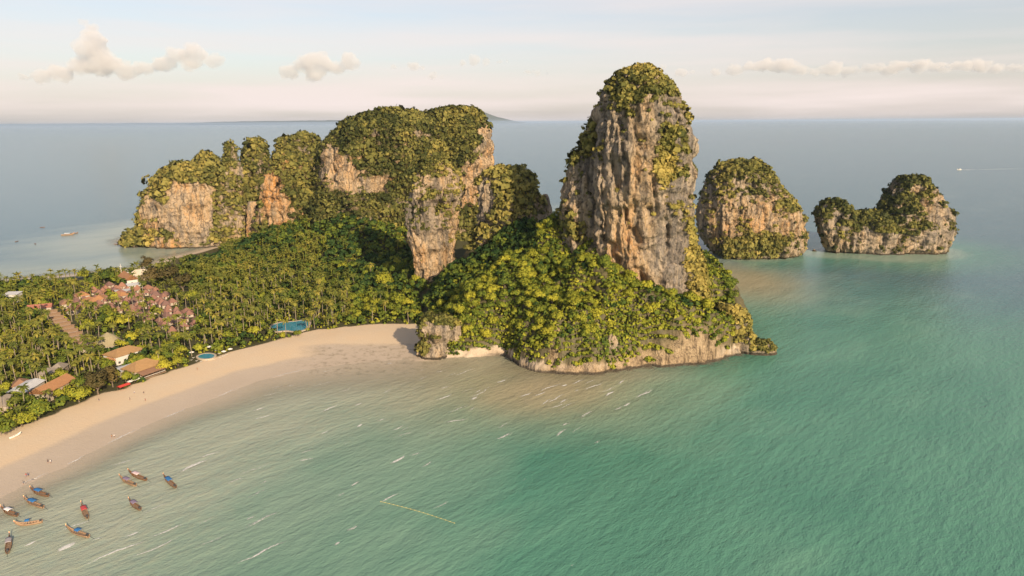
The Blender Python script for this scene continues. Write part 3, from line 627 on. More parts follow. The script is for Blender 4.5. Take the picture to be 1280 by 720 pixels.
# ------------------------------------------------------------------ foliage geometry
def leaf_blob(n, rng, flat=.8, leaf=.42, lobes=0):
    """n leaf-clump quads spread through a rough ball of radius 1 -> (n,4,3)"""
    d = rng.normal(size=(n, 3)); d[:, 2] = np.abs(d[:, 2])*1.0-.25; d /= np.linalg.norm(d, axis=1)[:, None]
    r = rng.uniform(.55, 1.0, n)**.4
    c = d*r[:, None]*np.array([1, 1, flat])
    if lobes:
        lc = rng.normal(size=(lobes, 3)); lc[:, 2] = np.abs(lc[:, 2])*.9-.2; lc /= np.linalg.norm(lc, axis=1)[:, None]
        lc *= rng.uniform(.35, .72, lobes)[:, None]*np.array([1, 1, flat]); lr = rng.uniform(.3, .5, lobes)
        k = rng.integers(0, lobes, n); d = rng.normal(size=(n, 3)); d[:, 2] = np.abs(d[:, 2])-.3; d /= np.linalg.norm(d, axis=1)[:, None]
        c = lc[k]+d*(lr[k]*rng.uniform(.8, 1.0, n))[:, None]; d = d*.75+c*.5; d /= np.linalg.norm(d, axis=1)[:, None]
    nn = d+rng.normal(0, .3, (n, 3)); nn /= np.linalg.norm(nn, axis=1)[:, None]
    a = np.cross(nn, rng.normal(size=(n, 3))); a /= np.linalg.norm(a, axis=1)[:, None]; b_ = np.cross(nn, a)
    s = leaf*rng.uniform(.6, 1.25, n)[:, None]; s2 = s*rng.uniform(.5, 1.0, n)[:, None]
    sk = rng.uniform(-.35, .35, (n, 1))
    lie = d+rng.normal(0, .22, (n, 3))+np.array([0, 0, .12]); lie /= np.linalg.norm(lie, axis=1)[:, None]
    return lie, np.stack([c-a*s-b_*s2*(.6+sk), c+a*s*(.5-sk)-b_*s2, c+a*s+b_*s2*(.6-sk), c-a*s*(.4+sk)+b_*s2], 1)
def vattr(me, name, v):
    a = me.attributes.new(name, 'FLOAT_VECTOR', 'POINT'); a.data.foreach_set('vector', np.asarray(v, dtype=np.float32).ravel())
def scatter_mesh(name, P, r, tint, templates, rng, sq=1.0):
    """every point gets a turned and scaled template: one mesh with a tint attribute"""
    k = rng.integers(0, len(templates), len(P)); Vs = []; Ts = []; Ls = []
    for q, tpl in enumerate(templates):
        i = np.where(k == q)[0]
        if not len(i): continue
        lie, tpl = tpl; t = tpl.reshape(-1, 3); an = rng.uniform(0, 2*math.pi, len(i)); c, s = np.cos(an)[:, None], np.sin(an)[:, None]
        v = np.stack([t[None, :, 0]*c-t[None, :, 1]*s, t[None, :, 0]*s+t[None, :, 1]*c, np.repeat(t[None, :, 2], len(i), 0)], -1)
        lq = np.repeat(lie, 4, 0); Ls.append(np.stack([lq[None, :, 0]*c-lq[None, :, 1]*s, lq[None, :, 0]*s+lq[None, :, 1]*c, np.repeat(lq[None, :, 2], len(i), 0)], -1).reshape(-1, 3))
        v = v*r[i][:, None, None]*np.array([1, 1, sq])+P[i][:, None, :]
        Vs.append(v.reshape(-1, 3)); tt = np.repeat(tint[i], len(t)); tt = tt+np.repeat(rng.normal(0, .08, len(tt)//4), 4); Ts.append(tt)
    V = np.vstack(Vs); T = np.concatenate(Ts)
    me = mesh_np(name, V, np.arange(len(V)).reshape(-1, 4)); attr(me, 'tint', T); vattr(me, 'lie', np.vstack(Ls))
    return me
rg = np.random.default_rng(5)
TPL = {n: [leaf_blob(int(n*.56), rg, .85, .50 if n > 21 else .50) for _ in range(6)] for n in (18, 20, 22, 24, 26)}
owners = {}
for o, P, r, t, nq in PTS: owners.setdefault(o.name, []).append((P, r, t, nq))
for on, L in owners.items():
    P = np.vstack([l[0] for l in L]); r = np.concatenate([l[1] for l in L]); t = np.concatenate([l[2] for l in L])
    if not len(P): continue
    me = scatter_mesh('scrub', P, r, t, TPL[L[0][3]], np.random.default_rng(9))
    link('scrub', me, M_BUSH, bpy.data.objects[on], kind='stuff')

# ------------------------------------------------------------------ tree kinds
def quads_mesh(name, Q, tint):
    V = Q.reshape(-1, 3); me = mesh_np(name, V, np.arange(len(V)).reshape(-1, 4)); attr(me, 'tint', tint); return me
def crown_mesh(seed, n, flat, lobes, leaf, base=.5, spread=.12):
    g_ = np.random.default_rng(seed); lie, Q = leaf_blob(n, g_, flat, leaf, lobes)
    me = quads_mesh('crown', Q, np.repeat(base+g_.normal(0, spread, n), 4)); vattr(me, 'lie', np.repeat(lie, 4, 0)); return me
def trunk_mesh(seed, h, r):
    g_ = random.Random(seed); mb = MB()
    mb.tube([(0, 0, -.6), (g_.uniform(-.05, .05), g_.uniform(-.05, .05), h*.5), (g_.uniform(-.12, .12), g_.uniform(-.12, .12), h)], [r, r*.75, r*.5], 6)
    for k in range(4):
        a = k*1.57+g_.uniform(-.4, .4)
        mb.tube([(0, 0, h*.7), (math.cos(a)*.22, math.sin(a)*.22, h*1.05), (math.cos(a)*.5, math.sin(a)*.5, h*1.35)], [r*.5, r*.35, r*.12], 4)
    me = mb.mesh('trunk'); me.materials.append(M_BARK); return me
# unit trees: crown radius 1, crown centre at z = .95
BROAD = []
for k in range(7):
    cm = crown_mesh(100+k, 800, .82, 9+k % 3, .085, .55); cm.transform(Matrix.Translation((0, 0, .85))); cm.materials.append(M_TREE)
    BROAD.append((cm, trunk_mesh(k, .6, .075)))
FEATH = []
for k in range(3):
    cm = crown_mesh(140+k, 420, 1.35, 11, .09, .5); cm.transform(Matrix.Translation((0, 0, 1.35))); cm.materials.append(M_CASUA)
    FEATH.append((cm, trunk_mesh(40+k, .8, .06)))
def palm_crown(seed, nf=17, seg=5):
    g_ = random.Random(seed); V = []; F = []; T = []
    for k in range(nf):
        a = k*2.399+g_.uniform(-.2, .2); up = g_.uniform(-.25, 1.05); Lf = g_.uniform(.85, 1.1); tn = .55+g_.uniform(-.15, .2)-.25*(up < 0)+.25*(up < -.1)
        d = Vector((math.cos(a), math.sin(a), 0)); sd_ = Vector((-math.sin(a), math.cos(a), 0)); p = Vector((0, 0, 0)); el = up; prev = None
        for s in range(seg+1):
            f = s/seg; w = .17*(math.sin(math.pi*min(1, .12+f*.9))**.7)+.015
            row = [p+sd_*w-Vector((0, 0, w*.55)), p, p-sd_*w-Vector((0, 0, w*.55))]
            i0 = len(V); V += [tuple(q) for q in row]; T += [tn]*3
            if prev is not None: F += [(prev, prev+1, i0+1, i0), (prev+1, prev+2, i0+2, i0+1)]
            prev = i0
            p = p+(d*math.cos(el)+Vector((0, 0, 1))*math.sin(el))*(Lf/seg); el -= .34+.1*f
    me = mesh_np('crown', np.array(V), np.array(F)); attr(me, 'tint', T); me.materials.append(M_PALM); return me
PALM_H = 3.1        # trunk height in crown radii
PALMS = []
for k in range(6):
    cm = palm_crown(k); lx, ly = math.cos(k*2.1)*.22, math.sin(k*2.1)*.22
    cm.transform(Matrix.Translation((lx, ly, PALM_H)))
    mb = MB().tube([(0, 0, -.3), (lx*.15, ly*.15, PALM_H*.35), (lx*.5, ly*.5, PALM_H*.7), (lx, ly, PALM_H)], [.075, .055, .05, .045], 6)
    tm = mb.mesh('trunk'); tm.materials.append(M_PALMBARK); PALMS.append((cm, tm))
def plant(name, kind, loc, r, label, cat, group, rz=None):
    cm, tm = kind
    e = empty(name, loc, random.uniform(0, 6.28) if rz is None else rz, r)
    link('trunk', tm, None, e); link('crown', cm, None, e)
    return tag(e, label, cat, group)

# ------------------------------------------------------------------ where trees grow
CLEAR = []      # (x, y, radius) kept free of trees: buildings, pools
def keep_free(x, y, r): CLEAR.append((x, y, r))

# ------------------------------------------------------------------ buildings of the resort
RC = {'orange': (.34, .165, .07), 'brown': (.235, .125, .07), 'golden': (.31, .18, .075), 'grey': (.36, .36, .36), 'white': (.50, .49, .48), 'mauve': (.21, .105, .075), 'mauve2': (.25, .12, .075),
      'mauve3': (.155, .085, .068), 'red': (.30, .115, .075), 'tan': (.37, .22, .12), 'thatch': (.27, .225, .13), 'drab': (.24, .20, .16), 'pale': (.50, .42, .31)}
M_ROOF = {k: plain('roof_'+k, v, .85, .28, .6, .3) for k, v in RC.items()}
M_WALL = plain('plaster', (.42, .35, .28), .85, .12); M_WOOD = plain('timber', (.20, .13, .08), .8, .25); M_WHITE = plain('white_plaster', (.58, .55, .50), .8, .08)
M_GLASS = plain('window_glass', (.06, .07, .08), .15, .1); M_DARK = plain('dark_metal', (.05, .05, .05), .5, .2)
def heading(a, b_, z=3.0):
    p, q = at(*a, Z=z), at(*b_, Z=z); return math.atan2(q.y-p.y, q.x-p.x)
def roof_mesh(kind, w, d, h, eave=.6, t=.18, ridge=.45, z0=0.0):
    x, y = w/2+eave, d/2+eave; mb = MB()
    if kind == 'hip':
        rx = max(.05, x-y*(1-ridge*.2)) if x > y else .15
        top = [(-x, -y, z0), (x, -y, z0), (x, y, z0), (-x, y, z0), (-rx, 0, z0+h), (rx, 0, z0+h)]
        fs = [(0, 1, 5, 4), (1, 2, 5), (2, 3, 4, 5), (3, 0, 4)]
    elif kind == 'gable':
        top = [(-x, -y, z0), (x, -y, z0), (x, y, z0), (-x, y, z0), (-x, 0, z0+h), (x, 0, z0+h)]
        fs = [(0, 1, 5, 4), (2, 3, 4, 5), (1, 2, 5), (3, 0, 4)]
    elif kind == 'lean':
        top = [(-x, -y, z0), (x, -y, z0), (x, y, z0+h), (-x, y, z0+h)]; fs = [(0, 1, 2, 3)]
    elif kind == 'cone':
        n = 12; top = [(x*math.cos(6.283*k/n)*(1+.05*math.sin(k*4)), y*math.sin(6.283*k/n)*(1+.05*math.cos(k*3)), z0) for k in range(n)]+[(x*.45*math.cos(6.283*k/n), y*.45*math.sin(6.283*k/n), z0+h*.68) for k in range(n)]+[(0, 0, z0+h)]
        fs = [(k, (k+1) % n, n+(k+1) % n, n+k) for k in range(n)]+[(n+k, n+(k+1) % n, 2*n) for k in range(n)]
    k = len(top); low = [(a, b_, c-t) for a, b_, c in top]
    nb = 12 if kind == 'cone' else 4
    fs2 = fs+[tuple(i+k for i in reversed(f)) for f in fs]+[(i, (i+1) % nb, (i+1) % nb+k, i+k) for i in range(nb)]
    return mb.add(top+low, fs2)
def house(name, label, cat, loc, rz, w, d, h, kind, rmat, rh, wmat=None, group=None, windows=True, door=True, free=1.0, z=None):
    e = empty(name, loc, rz); wm = wmat or M_WALL
    if kind == 'open':
        for sx in (-1, 1):
            for sy in (-1, 1): MB().box(sx*w/2-.1, sx*w/2+.1, sy*d/2-.1, sy*d/2+.1, -.5, h).build('post', M_WOOD, e)
    else:
        MB().box(-w/2, w/2, -d/2, d/2, -.8, h-.05).build('wall', wm, e)
        if windows:
            n = max(1, int(w/3.2))
            for k in range(n):
                x = -w/2+(k+.5)*w/n
                if door and k == n//2: MB().box(x-.5, x+.5, -d/2-.06, -d/2-.004, 0, 2.1).build('door', M_WOOD, e); continue
                f = MB().box(x-.7, x+.7, -d/2-.08, -d/2-.004, .9, 2.2).build('window', M_WOOD, e)
                MB().box(x-.58, x+.58, -d/2-.10, -d/2-.085, 1.0, 2.1).build('pane', M_GLASS, f)
            f = MB().box(w/2+.004, w/2+.08, -.7, .7, .9, 2.2).build('window', M_WOOD, e)
            MB().box(w/2+.085, w/2+.10, -.58, .58, 1.0, 2.1).build('pane', M_GLASS, f)
    roof_mesh('hip' if kind == 'open' else kind, w, d, rh, z0=h).build('roof', M_ROOF[rmat], e)
    keep_free(loc[0], loc[1], (w+d)/4*free+.8)
    return tag(e, label, cat, group)
def hb(px, py, zr=4.5): return on_ground(px, py, zr)
BEACH_RZ = heading((150, 489), (240, 457)); EAST_RZ = heading((60, 385), (108, 430))
# front row along the beach
e = house('restaurant', 'golden hip-roofed beach restaurant with brown verandah roof facing the sand', 'restaurant', hb(178, 457), BEACH_RZ, 17, 12, 4.4, 'hip', 'golden', 3.8)
roof_mesh('lean', 14.5, 4.2, 1.3, z0=2.9).build('verandah_roof', M_ROOF['brown'], e).location = (0, -8.2, 0)
MB().box(-7, 7, -9.6, -9.4, .9, 1.1).build('railing', M_WHITE, e); MB().box(-7.4, 7.4, -9.7, -5.3, -.6, .35).build('deck', M_WOOD, e)
for k in range(5): MB().box(-7+k*3.45, -6.85+k*3.45, -9.35, -9.2, -.6, 2.9).build('post', M_WOOD, e)
house('restaurant_wing', 'small dark-golden hip roof adjoining the verandah restaurant', 'building', hb(196, 453), BEACH_RZ, 7, 7, 3.6, 'hip', 'golden', 2.4)
house('hotel_lobby', 'wide orange hip-roofed hall with white gable wall above the grey metal roof', 'building', hb(155, 441), BEACH_RZ, 18, 12, 5.2, 'hip', 'golden', 3.0, M_WHITE)
house('service_shed', 'pale grey metal-roofed shed in front of the orange hall', 'shed', hb(149, 459), BEACH_RZ+.05, 14, 8.5, 3.2, 'gable', 'grey', 1.1)
house('annex', 'small orange-roofed annex tucked beside the grey metal shed', 'building', hb(133, 449), BEACH_RZ, 8, 6.5, 3.6, 'hip', 'orange', 2.0)
SRZ = heading((30, 500), (85, 472))
e = house('bar', 'long orange gabled beach bar behind the spreading shoreline trees', 'bar', hb(66, 484), SRZ, 21, 9, 5.2, 'gable', 'orange', 3.0)
for k, yy in ((0, -5.6), (1, -8.2)): roof_mesh('hip' if k == 0 else 'lean', 7.5, 4.5, 1.4, z0=3.0-.3*k).build('porch_roof', M_ROOF['red' if k == 0 else 'grey'], e).location = (4, yy, -.2*k)
for k in range(3): MB().box(.5+k*3.4, .65+k*3.4, -10.2, -10.05, -.8, 2.4).build('post', M_WOOD, e)
house('store', 'white metal-roofed store between the long orange bar and thatched hut', 'shed', hb(33, 483), SRZ+.15, 16, 9, 4.6, 'gable', 'white', 1.2)
house('thatched_hut', 'drab brown thatched hut at the end of the beach row', 'hut', hb(7, 499), SRZ, 11, 9, 3.4, 'hip', 'drab', 3.4)
for k, (px, py, lab) in enumerate([(60, 462, 'faded brown-roofed bungalow deep in the palm grove by the white store'), (73, 456, 'second faded brown bungalow roof in the palm grove above the orange bar'), (25, 476, 'dark brown bungalow roof behind the white metal-roofed store')]):
    house('bungalow', lab, 'bungalow', hb(px, py), SRZ+.3*k, 8, 6.5, 3.2, 'hip', 'drab' if k < 2 else 'brown', 2.6)
# long stepped row of terraces
a, b_ = hb(62, 385), hb(106, 432); row = empty('terrace_row', (a+b_)/2, EAST_RZ); L = (b_-a).length; n = 11
for k in range(n):
    x = -L/2+(k+.5)*L/n
    MB().box(x-L/n/2+.1, x+L/n/2-.1, -3.6, 3.6, -1, 3.0).build('wall', M_WALL, row)
    s = roof_mesh('lean', 8.6, L/n-.5, 2.3, eave=.3, z0=2.9); o = s.build('roof', M_ROOF['tan'], row); o.location = (x, 0, 0); o.rotation_euler = (0, 0, -math.pi/2)
    MB().box(x+L/n/2-.7, x+L/n/2-.5, -4.2, 4.2, 2.0, 4.75).build('shade_fascia', M_WOOD, row)  # dark boards paint in the shaded band at each roof step
for k in range(14): p = a+(b_-a)*(k/13); keep_free(p.x, p.y, 5.5)
tag(row, 'long stepped row of tan terrace roofs running inland through the palms', 'terrace')
house('hall', 'bright red-roofed pavilion at the inland end of the stepped terrace row', 'pavilion', hb(50, 383), EAST_RZ+1.2, 15, 6, 4, 'gable', 'red', 2.4)
house('white_block', 'small white flat-looking block among palms by the far shore', 'building', hb(16, 369, 5), .1, 10, 8, 6.5, 'lean', 'white', .6, M_WHITE)
# east shore buildings
ER = heading((150, 338), (172, 352), 4)
house('long_house', 'long orange-roofed house with white end wall near the mast', 'house', hb(160, 346, 5), ER, 26, 10, 4.5, 'gable', 'orange', 4.2, M_WHITE)
house('white_annex', 'low white-roofed annex at the end of the long orange house', 'building', hb(168, 354), ER+1.57, 11, 7, 3.4, 'lean', 'white', .8, M_WHITE)
house('white_annex', 'grey-white shed roof before the white annex and orange village roofs', 'shed', hb(151, 361), ER+1.5, 12, 8, 3, 'gable', 'grey', 1.0)
house('boat_house', 'pale tan broad-roofed house beside the tall dark trees at the far shore', 'house', hb(176, 342, 5), .35, 20, 13, 4.6, 'hip', 'pale', 4.4)
tk = hb(158.5, 343, 6); MB().tube([(0, 0, 0), (0, 0, 6), (0, 0, 7.6), (0, 0, 8)], [.6, .6, 2.0, 1.4], 10).build('tank', M_WHITE, tag(empty('water_tank', tk), 'round white water tank on a stem behind the long orange house', 'tank'))
ms_ = on_ground(153, 350); mast = tag(empty('radio_mast', ms_), 'thin pale radio mast beside the long orange house', 'mast')
MB().tube([(0, 0, 0), (0, 0, 15)], [.3, .18], 5).build('pole', M_WHITE, mast); MB().box(-1.4, 1.4, -.12, .12, 12.5, 12.8).build('cross_arm', M_WHITE, mast)
for k, (px, py, w, lab) in enumerate([(103, 367, 11, 'rusty orange roof between round shrubs beyond the terrace row'), (114, 374, 13, 'wide orange roof among flowering bushes by the cottage village'), (124, 371, 10, 'orange hipped roof touching the red-brown cottage village'),
        (137, 365, 14, 'orange roof at the inland corner of the red-brown cottage village'), (150, 367, 12, 'orange roof beside the grey-white shed above the cottages'), (92, 384, 12, 'dull red roof just beyond the stepped terrace row'), (82, 377, 10, 'dusty brown roof behind the red-roofed pavilion')]):
    house('villa', lab, 'villa', hb(px, py), EAST_RZ+.4*math.sin(k*2.1), w, 7.5, 3.8, 'hip', ['orange', 'orange', 'orange', 'orange', 'orange', 'red', 'brown'][k], 2.6)
# village of mauve-roofed cottages: one cottage, then copies
vp = [(128, 358), (172, 362), (208, 366), (246, 402), (240, 420), (212, 418), (172, 398), (136, 388), (92, 390), (84, 378)]
def in_poly(p, poly):
    c = False
    for i in range(len(poly)):
        (x1, y1), (x2, y2) = poly[i], poly[i-1]
        if (y1 > p[1]) != (y2 > p[1]) and p[0] < (x2-x1)*(p[1]-y1)/(y2-y1)+x1: c = not c
    return c
VLM = [(on_ground(*q), t_) for q, t_ in [((114, 374), 'the orange villas'), ((160, 360), 'the white-walled shed'), ((236, 378), 'the bright green tree'), ((238, 412), 'the seaward palms'), ((175, 400), 'the yellow-topped tree'), ((92, 386), 'the terrace row'), ((205, 372), 'the tall feathery trees')]]
vw = [gp(*p, 3) for p in vp]; protos = {}; nv = 0
ca_, sa_ = math.cos(EAST_RZ), math.sin(EAST_RZ)
for i in range(-30, 60):
    for j in range(-30, 60):
        u, v = i*9.8+random.uniform(-2.8, 2.8), j*9.4+(i % 2)*4+random.uniform(-2.8, 2.8)
        x, y = -300+u*ca_-v*sa_, 520+u*sa_+v*ca_
        if not in_poly((x, y), vw): continue
        px, py = project(np.array([[x, y, 3.0]])); px, py = px[0], py[0]
        col = 'mauve' if py > 368 else 'mauve2'
        key = random.choice([col, 'mauve3' if random.random() < .5 else col]); z = gz(x, y)
        lab = {'mauve': 'red-brown hip-roofed cottage in the garden village', 'mauve2': 'pinkish-brown hip-roofed cottage of the village', 'mauve3': 'darker brown hip-roofed cottage in the garden village'}[key]+' nearest '+min(VLM, key=lambda t_: (t_[0].x-x)**2+(t_[0].y-y)**2)[1]
        rz = EAST_RZ+random.choice([0, 1.5708])+random.uniform(-.35, .35)
        if key not in protos:
            protos[key] = house('cottage', lab, 'cottage', (x, y, z), rz, 5.4, 4.8, 2.4, 'hip', key, 2.9, M_WALL, 'cottages of the garden village', free=.8)
        else:
            src = protos[key]; c = src.copy(); C.objects.link(c); c.location = (x, y, z); c.rotation_euler = (0, 0, rz); s = random.uniform(.8, 1.2); c.scale = (s, s, random.uniform(.9, 1.15)); c['label'] = lab
            for ch in src.children:
                q = ch.copy(); C.objects.link(q); q.parent = c
                for g2 in ch.children: g3 = g2.copy(); C.objects.link(g3); g3.parent = q
            keep_free(x, y, 3.4)
        nv += 1
house('thatched_pavilion', 'big shaggy conical thatched pavilion roof among bright green trees', 'pavilion', hb(135, 424, 5), 0, 17, 15, 2.2, 'cone', 'thatch', 7.5, windows=False)
# pools
m, nt, b = new_mat('pool_water'); M_POOL = m
f = noise_n(nt, .6, 3); nt.links.new(mixc(nt, f, (.02, .15, .21), (.05, .25, .31)), b.inputs['Base Color']); b.inputs['Roughness'].default_value = .08; b.inputs['IOR'].default_value = 1.33
bump_n(nt, b, noise_n(nt, 1.5, 2), .15, .2)
M_DECK = plain('pool_paving', (.42, .34, .25), .8, .15)
def pool(outline, zz, label, deck_w):
    pts = [at(px, py, Z=zz) for px, py in outline]; c = sum(pts, Vector())/len(pts); c.z = zz
    e = tag(empty('swimming_pool', c), label, 'pool'); n = len(pts); loc = [(p.x-c.x, p.y-c.y) for p in pts]
    cur = []
    for k in range(n):     # rounded outline
        for t in (0, .33, .67):
            p0, p1, p2, p3 = (loc[(k+q) % n] for q in (-1, 0, 1, 2))
            cur.append(tuple(.5*(2*p1[i]+(p2[i]-p0[i])*t+(2*p0[i]-5*p1[i]+4*p2[i]-p3[i])*t*t+(3*p1[i]-p0[i]-3*p2[i]+p3[i])*t**3) for i in (0, 1)))
    m_ = len(cur)
    MB().add([(x, y, .02) for x, y in cur], [tuple(range(m_))]).build('water', M_POOL, e)
    out = [(x*(1+deck_w/max(1, math.hypot(x, y))), y*(1+deck_w/max(1, math.hypot(x, y)))) for x, y in cur]
    MB().add([(x, y, .14) for x, y in cur]+[(x, y, .14) for x, y in out]+[(x, y, -.5) for x, y in cur]+[(x, y, -1.5) for x, y in out],
             [(k, (k+1) % m_, m_+(k+1) % m_, m_+k) for k in range(m_)]+[(k, (k+1) % m_, 2*m_+(k+1) % m_, 2*m_+k) for k in range(m_)]+[(m_+k, m_+(k+1) % m_, 3*m_+(k+1) % m_, 3*m_+k) for k in range(m_)]).build('paved_edge', M_DECK, e)
    r = max(math.hypot(x, y) for x, y in loc)
    for x, y in cur[::2]: keep_free(c.x+x, c.y+y, 3.0)
    for x, y in loc: keep_free(c.x+x*.5, c.y+y*.5, r*.45); keep_free(c.x+x*.9, c.y+y*.9-5, 3.5)
    return e
zp = on_ground(362, 409).z+.5
pool([(340, 407), (352, 403), (368, 402), (382, 400), (386, 405), (380, 412), (368, 414), (358, 413), (346, 414), (340, 411)], zp, 'large turquoise lagoon pool behind the beach trees and tall palms', 1.6)
zp2 = on_ground(258, 445).z+.5
pool([(248, 445), (254, 442.5), (262, 442), (268, 444), (265, 447.5), (256, 448.5), (249, 447.5)], zp2, 'small round dark-blue pool on the beach edge with sun loungers', 1.2)
# loungers and parasols by the small pool
M_CLOTH = plain('cream_canvas', (.7, .66, .58), .9, .06); M_RED = plain('red_canvas', (.45, .045, .03), .85, .12)
def lounger_parts(e):
    MB().box(-1, .35, -.33, .33, .28, .38).build('seat', M_CLOTH, e)
    MB().add([(.35, -.33, .38), (.35, .33, .38), (1.0, .33, .85), (1.0, -.33, .85), (.35, -.33, .28), (.35, .33, .28), (1.05, .33, .77), (1.05, -.33, .77)], [(0, 1, 2, 3), (7, 6, 5, 4), (0, 3, 7, 4), (1, 5, 6, 2), (3, 2, 6, 7), (0, 4, 5, 1)]).build('backrest', M_CLOTH, e)
    for sx in (-.85, .25):
        for sy in (-.27, .27): MB().box(sx-.04, sx+.04, sy-.04, sy+.04, 0, .28).build('leg', M_WOOD, e)
def copy_tree(src, loc, rz, sc=None):
    c = src.copy(); C.objects.link(c); c.location = loc; c.rotation_euler = (0, 0, rz)
    if sc: c.scale = sc
    for ch in src.children:
        q = ch.copy(); C.objects.link(q); q.parent = c
        for g2 in ch.children: g3 = g2.copy(); C.objects.link(g3); g3.parent = q
    return c
lp = [(242, 448), (239, 451), (246, 452), (252, 452.5), (259, 451.5), (268, 450), (275, 448), (279, 446), (283, 444.5), (274, 443)]
src = None
for k, q in enumerate(lp):
    p = on_ground(*q)
    if src is None: src = empty('sun_lounger', p, BEACH_RZ-1.5); lounger_parts(src); tag(src, 'cream sun lounger on the sand edge around the small pool', 'lounger', 'loungers round the small pool')
    else: copy_tree(src, p, BEACH_RZ-1.5+random.uniform(-.2, .2))
    keep_free(p.x, p.y, 2)
def parasol(p, mat, label, group=None):
    e = empty('parasol', p); n = 8
    MB().tube([(0, 0, -.1), (0, 0, 2.4)], .04, 5).build('pole', M_WOOD, e)
    ring = [(1.5*math.cos(6.283*k/n), 1.5*math.sin(6.283*k/n), 2.0) for k in range(n)]
    MB().add(ring+[(0, 0, 2.55)]+[(x, y, z-.16) for x, y, z in ring]+[(0, 0, 2.45)], [(k, (k+1) % n, n) for k in range(n)]+[(k, (k+1) % n, n+1+(k+1) % n, n+1+k) for k in range(n)]+[(n+1+(k+1) % n, n+1+k, 2*n+1) for k in range(n)]).build('canopy', mat, e)
    return tag(e, label, 'parasol', group)
for q in [(240, 444), (272, 441), (280, 443), (262, 437), (288, 440)]: parasol(on_ground(*q), M_CLOTH, 'cream parasol beside the small pool at the beach edge', 'parasols by the small pool')
# red awning and blue-grey parasols on the sand in front of the restaurant
p = on_ground(155, 486); e = tag(empty('awning', p, BEACH_RZ), 'low bright red beach awning between shore trees and restaurant', 'awning')
for sx in (-2.8, 2.8):
    for sy in (-1.3, 1.3): MB().tube([(sx, sy, -.2), (sx, sy, 1.9)], .05, 5).build('post', M_WOOD, e)
roof_mesh('gable', 5.8, 2.8, .7, .2, .08, z0=1.9).build('canopy', M_RED, e)
for k, q in enumerate([(163, 481), (168, 479), (172, 477.5)]): parasol(on_ground(*q), M_CLOTH if k else M_WHITE, 'pale parasol between the red awning and the restaurant', 'parasols by the restaurant')

# ------------------------------------------------------------------ feature trees
def feature(px, py, r, tint, label, kind='broad', flat=.82, cat='tree', n=1100, leaf=.07):
    p = on_ground(px, py, r*.6); g_ = random.Random(px)
    cm = crown_mesh(int(px*3+py), n, flat, 14, leaf, .15+tint*.62, .1); cm.transform(Matrix.Translation((0, 0, flat*.82))); cm.materials.append(M_CASUA if kind == 'feather' else M_TREE)
    e = empty('casuarina_tree' if kind == 'feather' else 'broadleaf_tree', p, g_.uniform(0, 6), r)
    link('trunk', BROAD[0][1], None, e); link('crown', cm, None, e); keep_free(p.x, p.y, r*.75)
    return tag(e, label, cat)
for a in [(608, 420, 5.2, .95, 'bright lime-green tree beside the leafy grey boulder'), (46, 510, 8.5, .82, 'widest layered yellow-green shore tree shading the thatched hut', 'broad', .6),
          (26, 524, 6.5, .78, 'layered yellow-green shore tree overhanging the sand beside the widest one', 'broad', .6), (6, 534, 6, .62, 'green shore tree at the end of the tree line by the sand', 'broad', .7),
          (98, 494, 6.5, .72, 'rounded yellow-green tree in front of the long orange bar'), (122, 484, 7, .5, 'tall brownish feathery tree behind the sand by the long bar', 'feather', 1.25),
          (140, 476, 6, .55, 'olive feathery tree on the shore beside the red awning', 'feather', 1.1), (157, 472, 4.5, .66, 'small green tree screening the grey metal shed'),
          (108, 408, 6.8, .85, 'bright green round tree beside the stepped terrace row'), (130, 388, 6, .72, 'green round tree between terrace row and red-brown cottages'), (126, 400, 5.5, .55, 'dark green tree behind the bright green round tree'),
          (155, 402, 7, .9, 'yellow-topped tree rising beside the thatched pavilion'), (165, 424, 6, .8, 'yellow-green tree above the orange hall'), (178, 416, 5.5, .66, 'green tree between orange hall and red-brown cottages'),
          (241, 372, 8, .8, 'bright green tree standing against the brown feathery trees'), (205, 458, 5, .88, 'lime shrub-like tree beside the restaurant wing'), (222, 452, 4.5, .85, 'lime tree between restaurant wing and small pool'),
          (480, 352, 9, .9, 'tall bright lime-green tree at the foot of the pale slab'), (497, 378, 8, .86, 'rounded lime-green tree behind the sheltered beach corner'), (462, 388, 6.5, .8, 'yellow-green tree at the beach corner beneath the tall lime one'),
          (372, 417, 3.2, .6, 'small round tree in front of the lagoon pool'), (352, 420, 3.0, .7, 'low bushy tree on the sand side of the lagoon pool'),
          (61, 371, 5.5, .85, 'bright green shrub-tree beyond the red-roofed pavilion'), (86, 374, 5.5, .55, 'rounded dark green shrub-tree by the dusty brown roof'), (151, 353, 5, .95, 'brilliant green tree in front of the long orange house'),
          (130, 347, 7.5, .25, 'very dark round tree near the radio mast'), (104, 344, 7, .4, 'dark green tree by the far shore among palms'), (190, 352, 9, .45, 'tall brown feathery tree beside the pale boat house', 'feather', 1.3),
          (212, 350, 10, .4, 'tallest dark feathery tree above the cottage village', 'feather', 1.3), (228, 358, 9, .5, 'brown feathery tree next to the bright green one', 'feather', 1.3), (184, 336, 8, .2, 'dark feathery tree at the edge of the far bay', 'feather', 1.4)]:
    feature(*a)

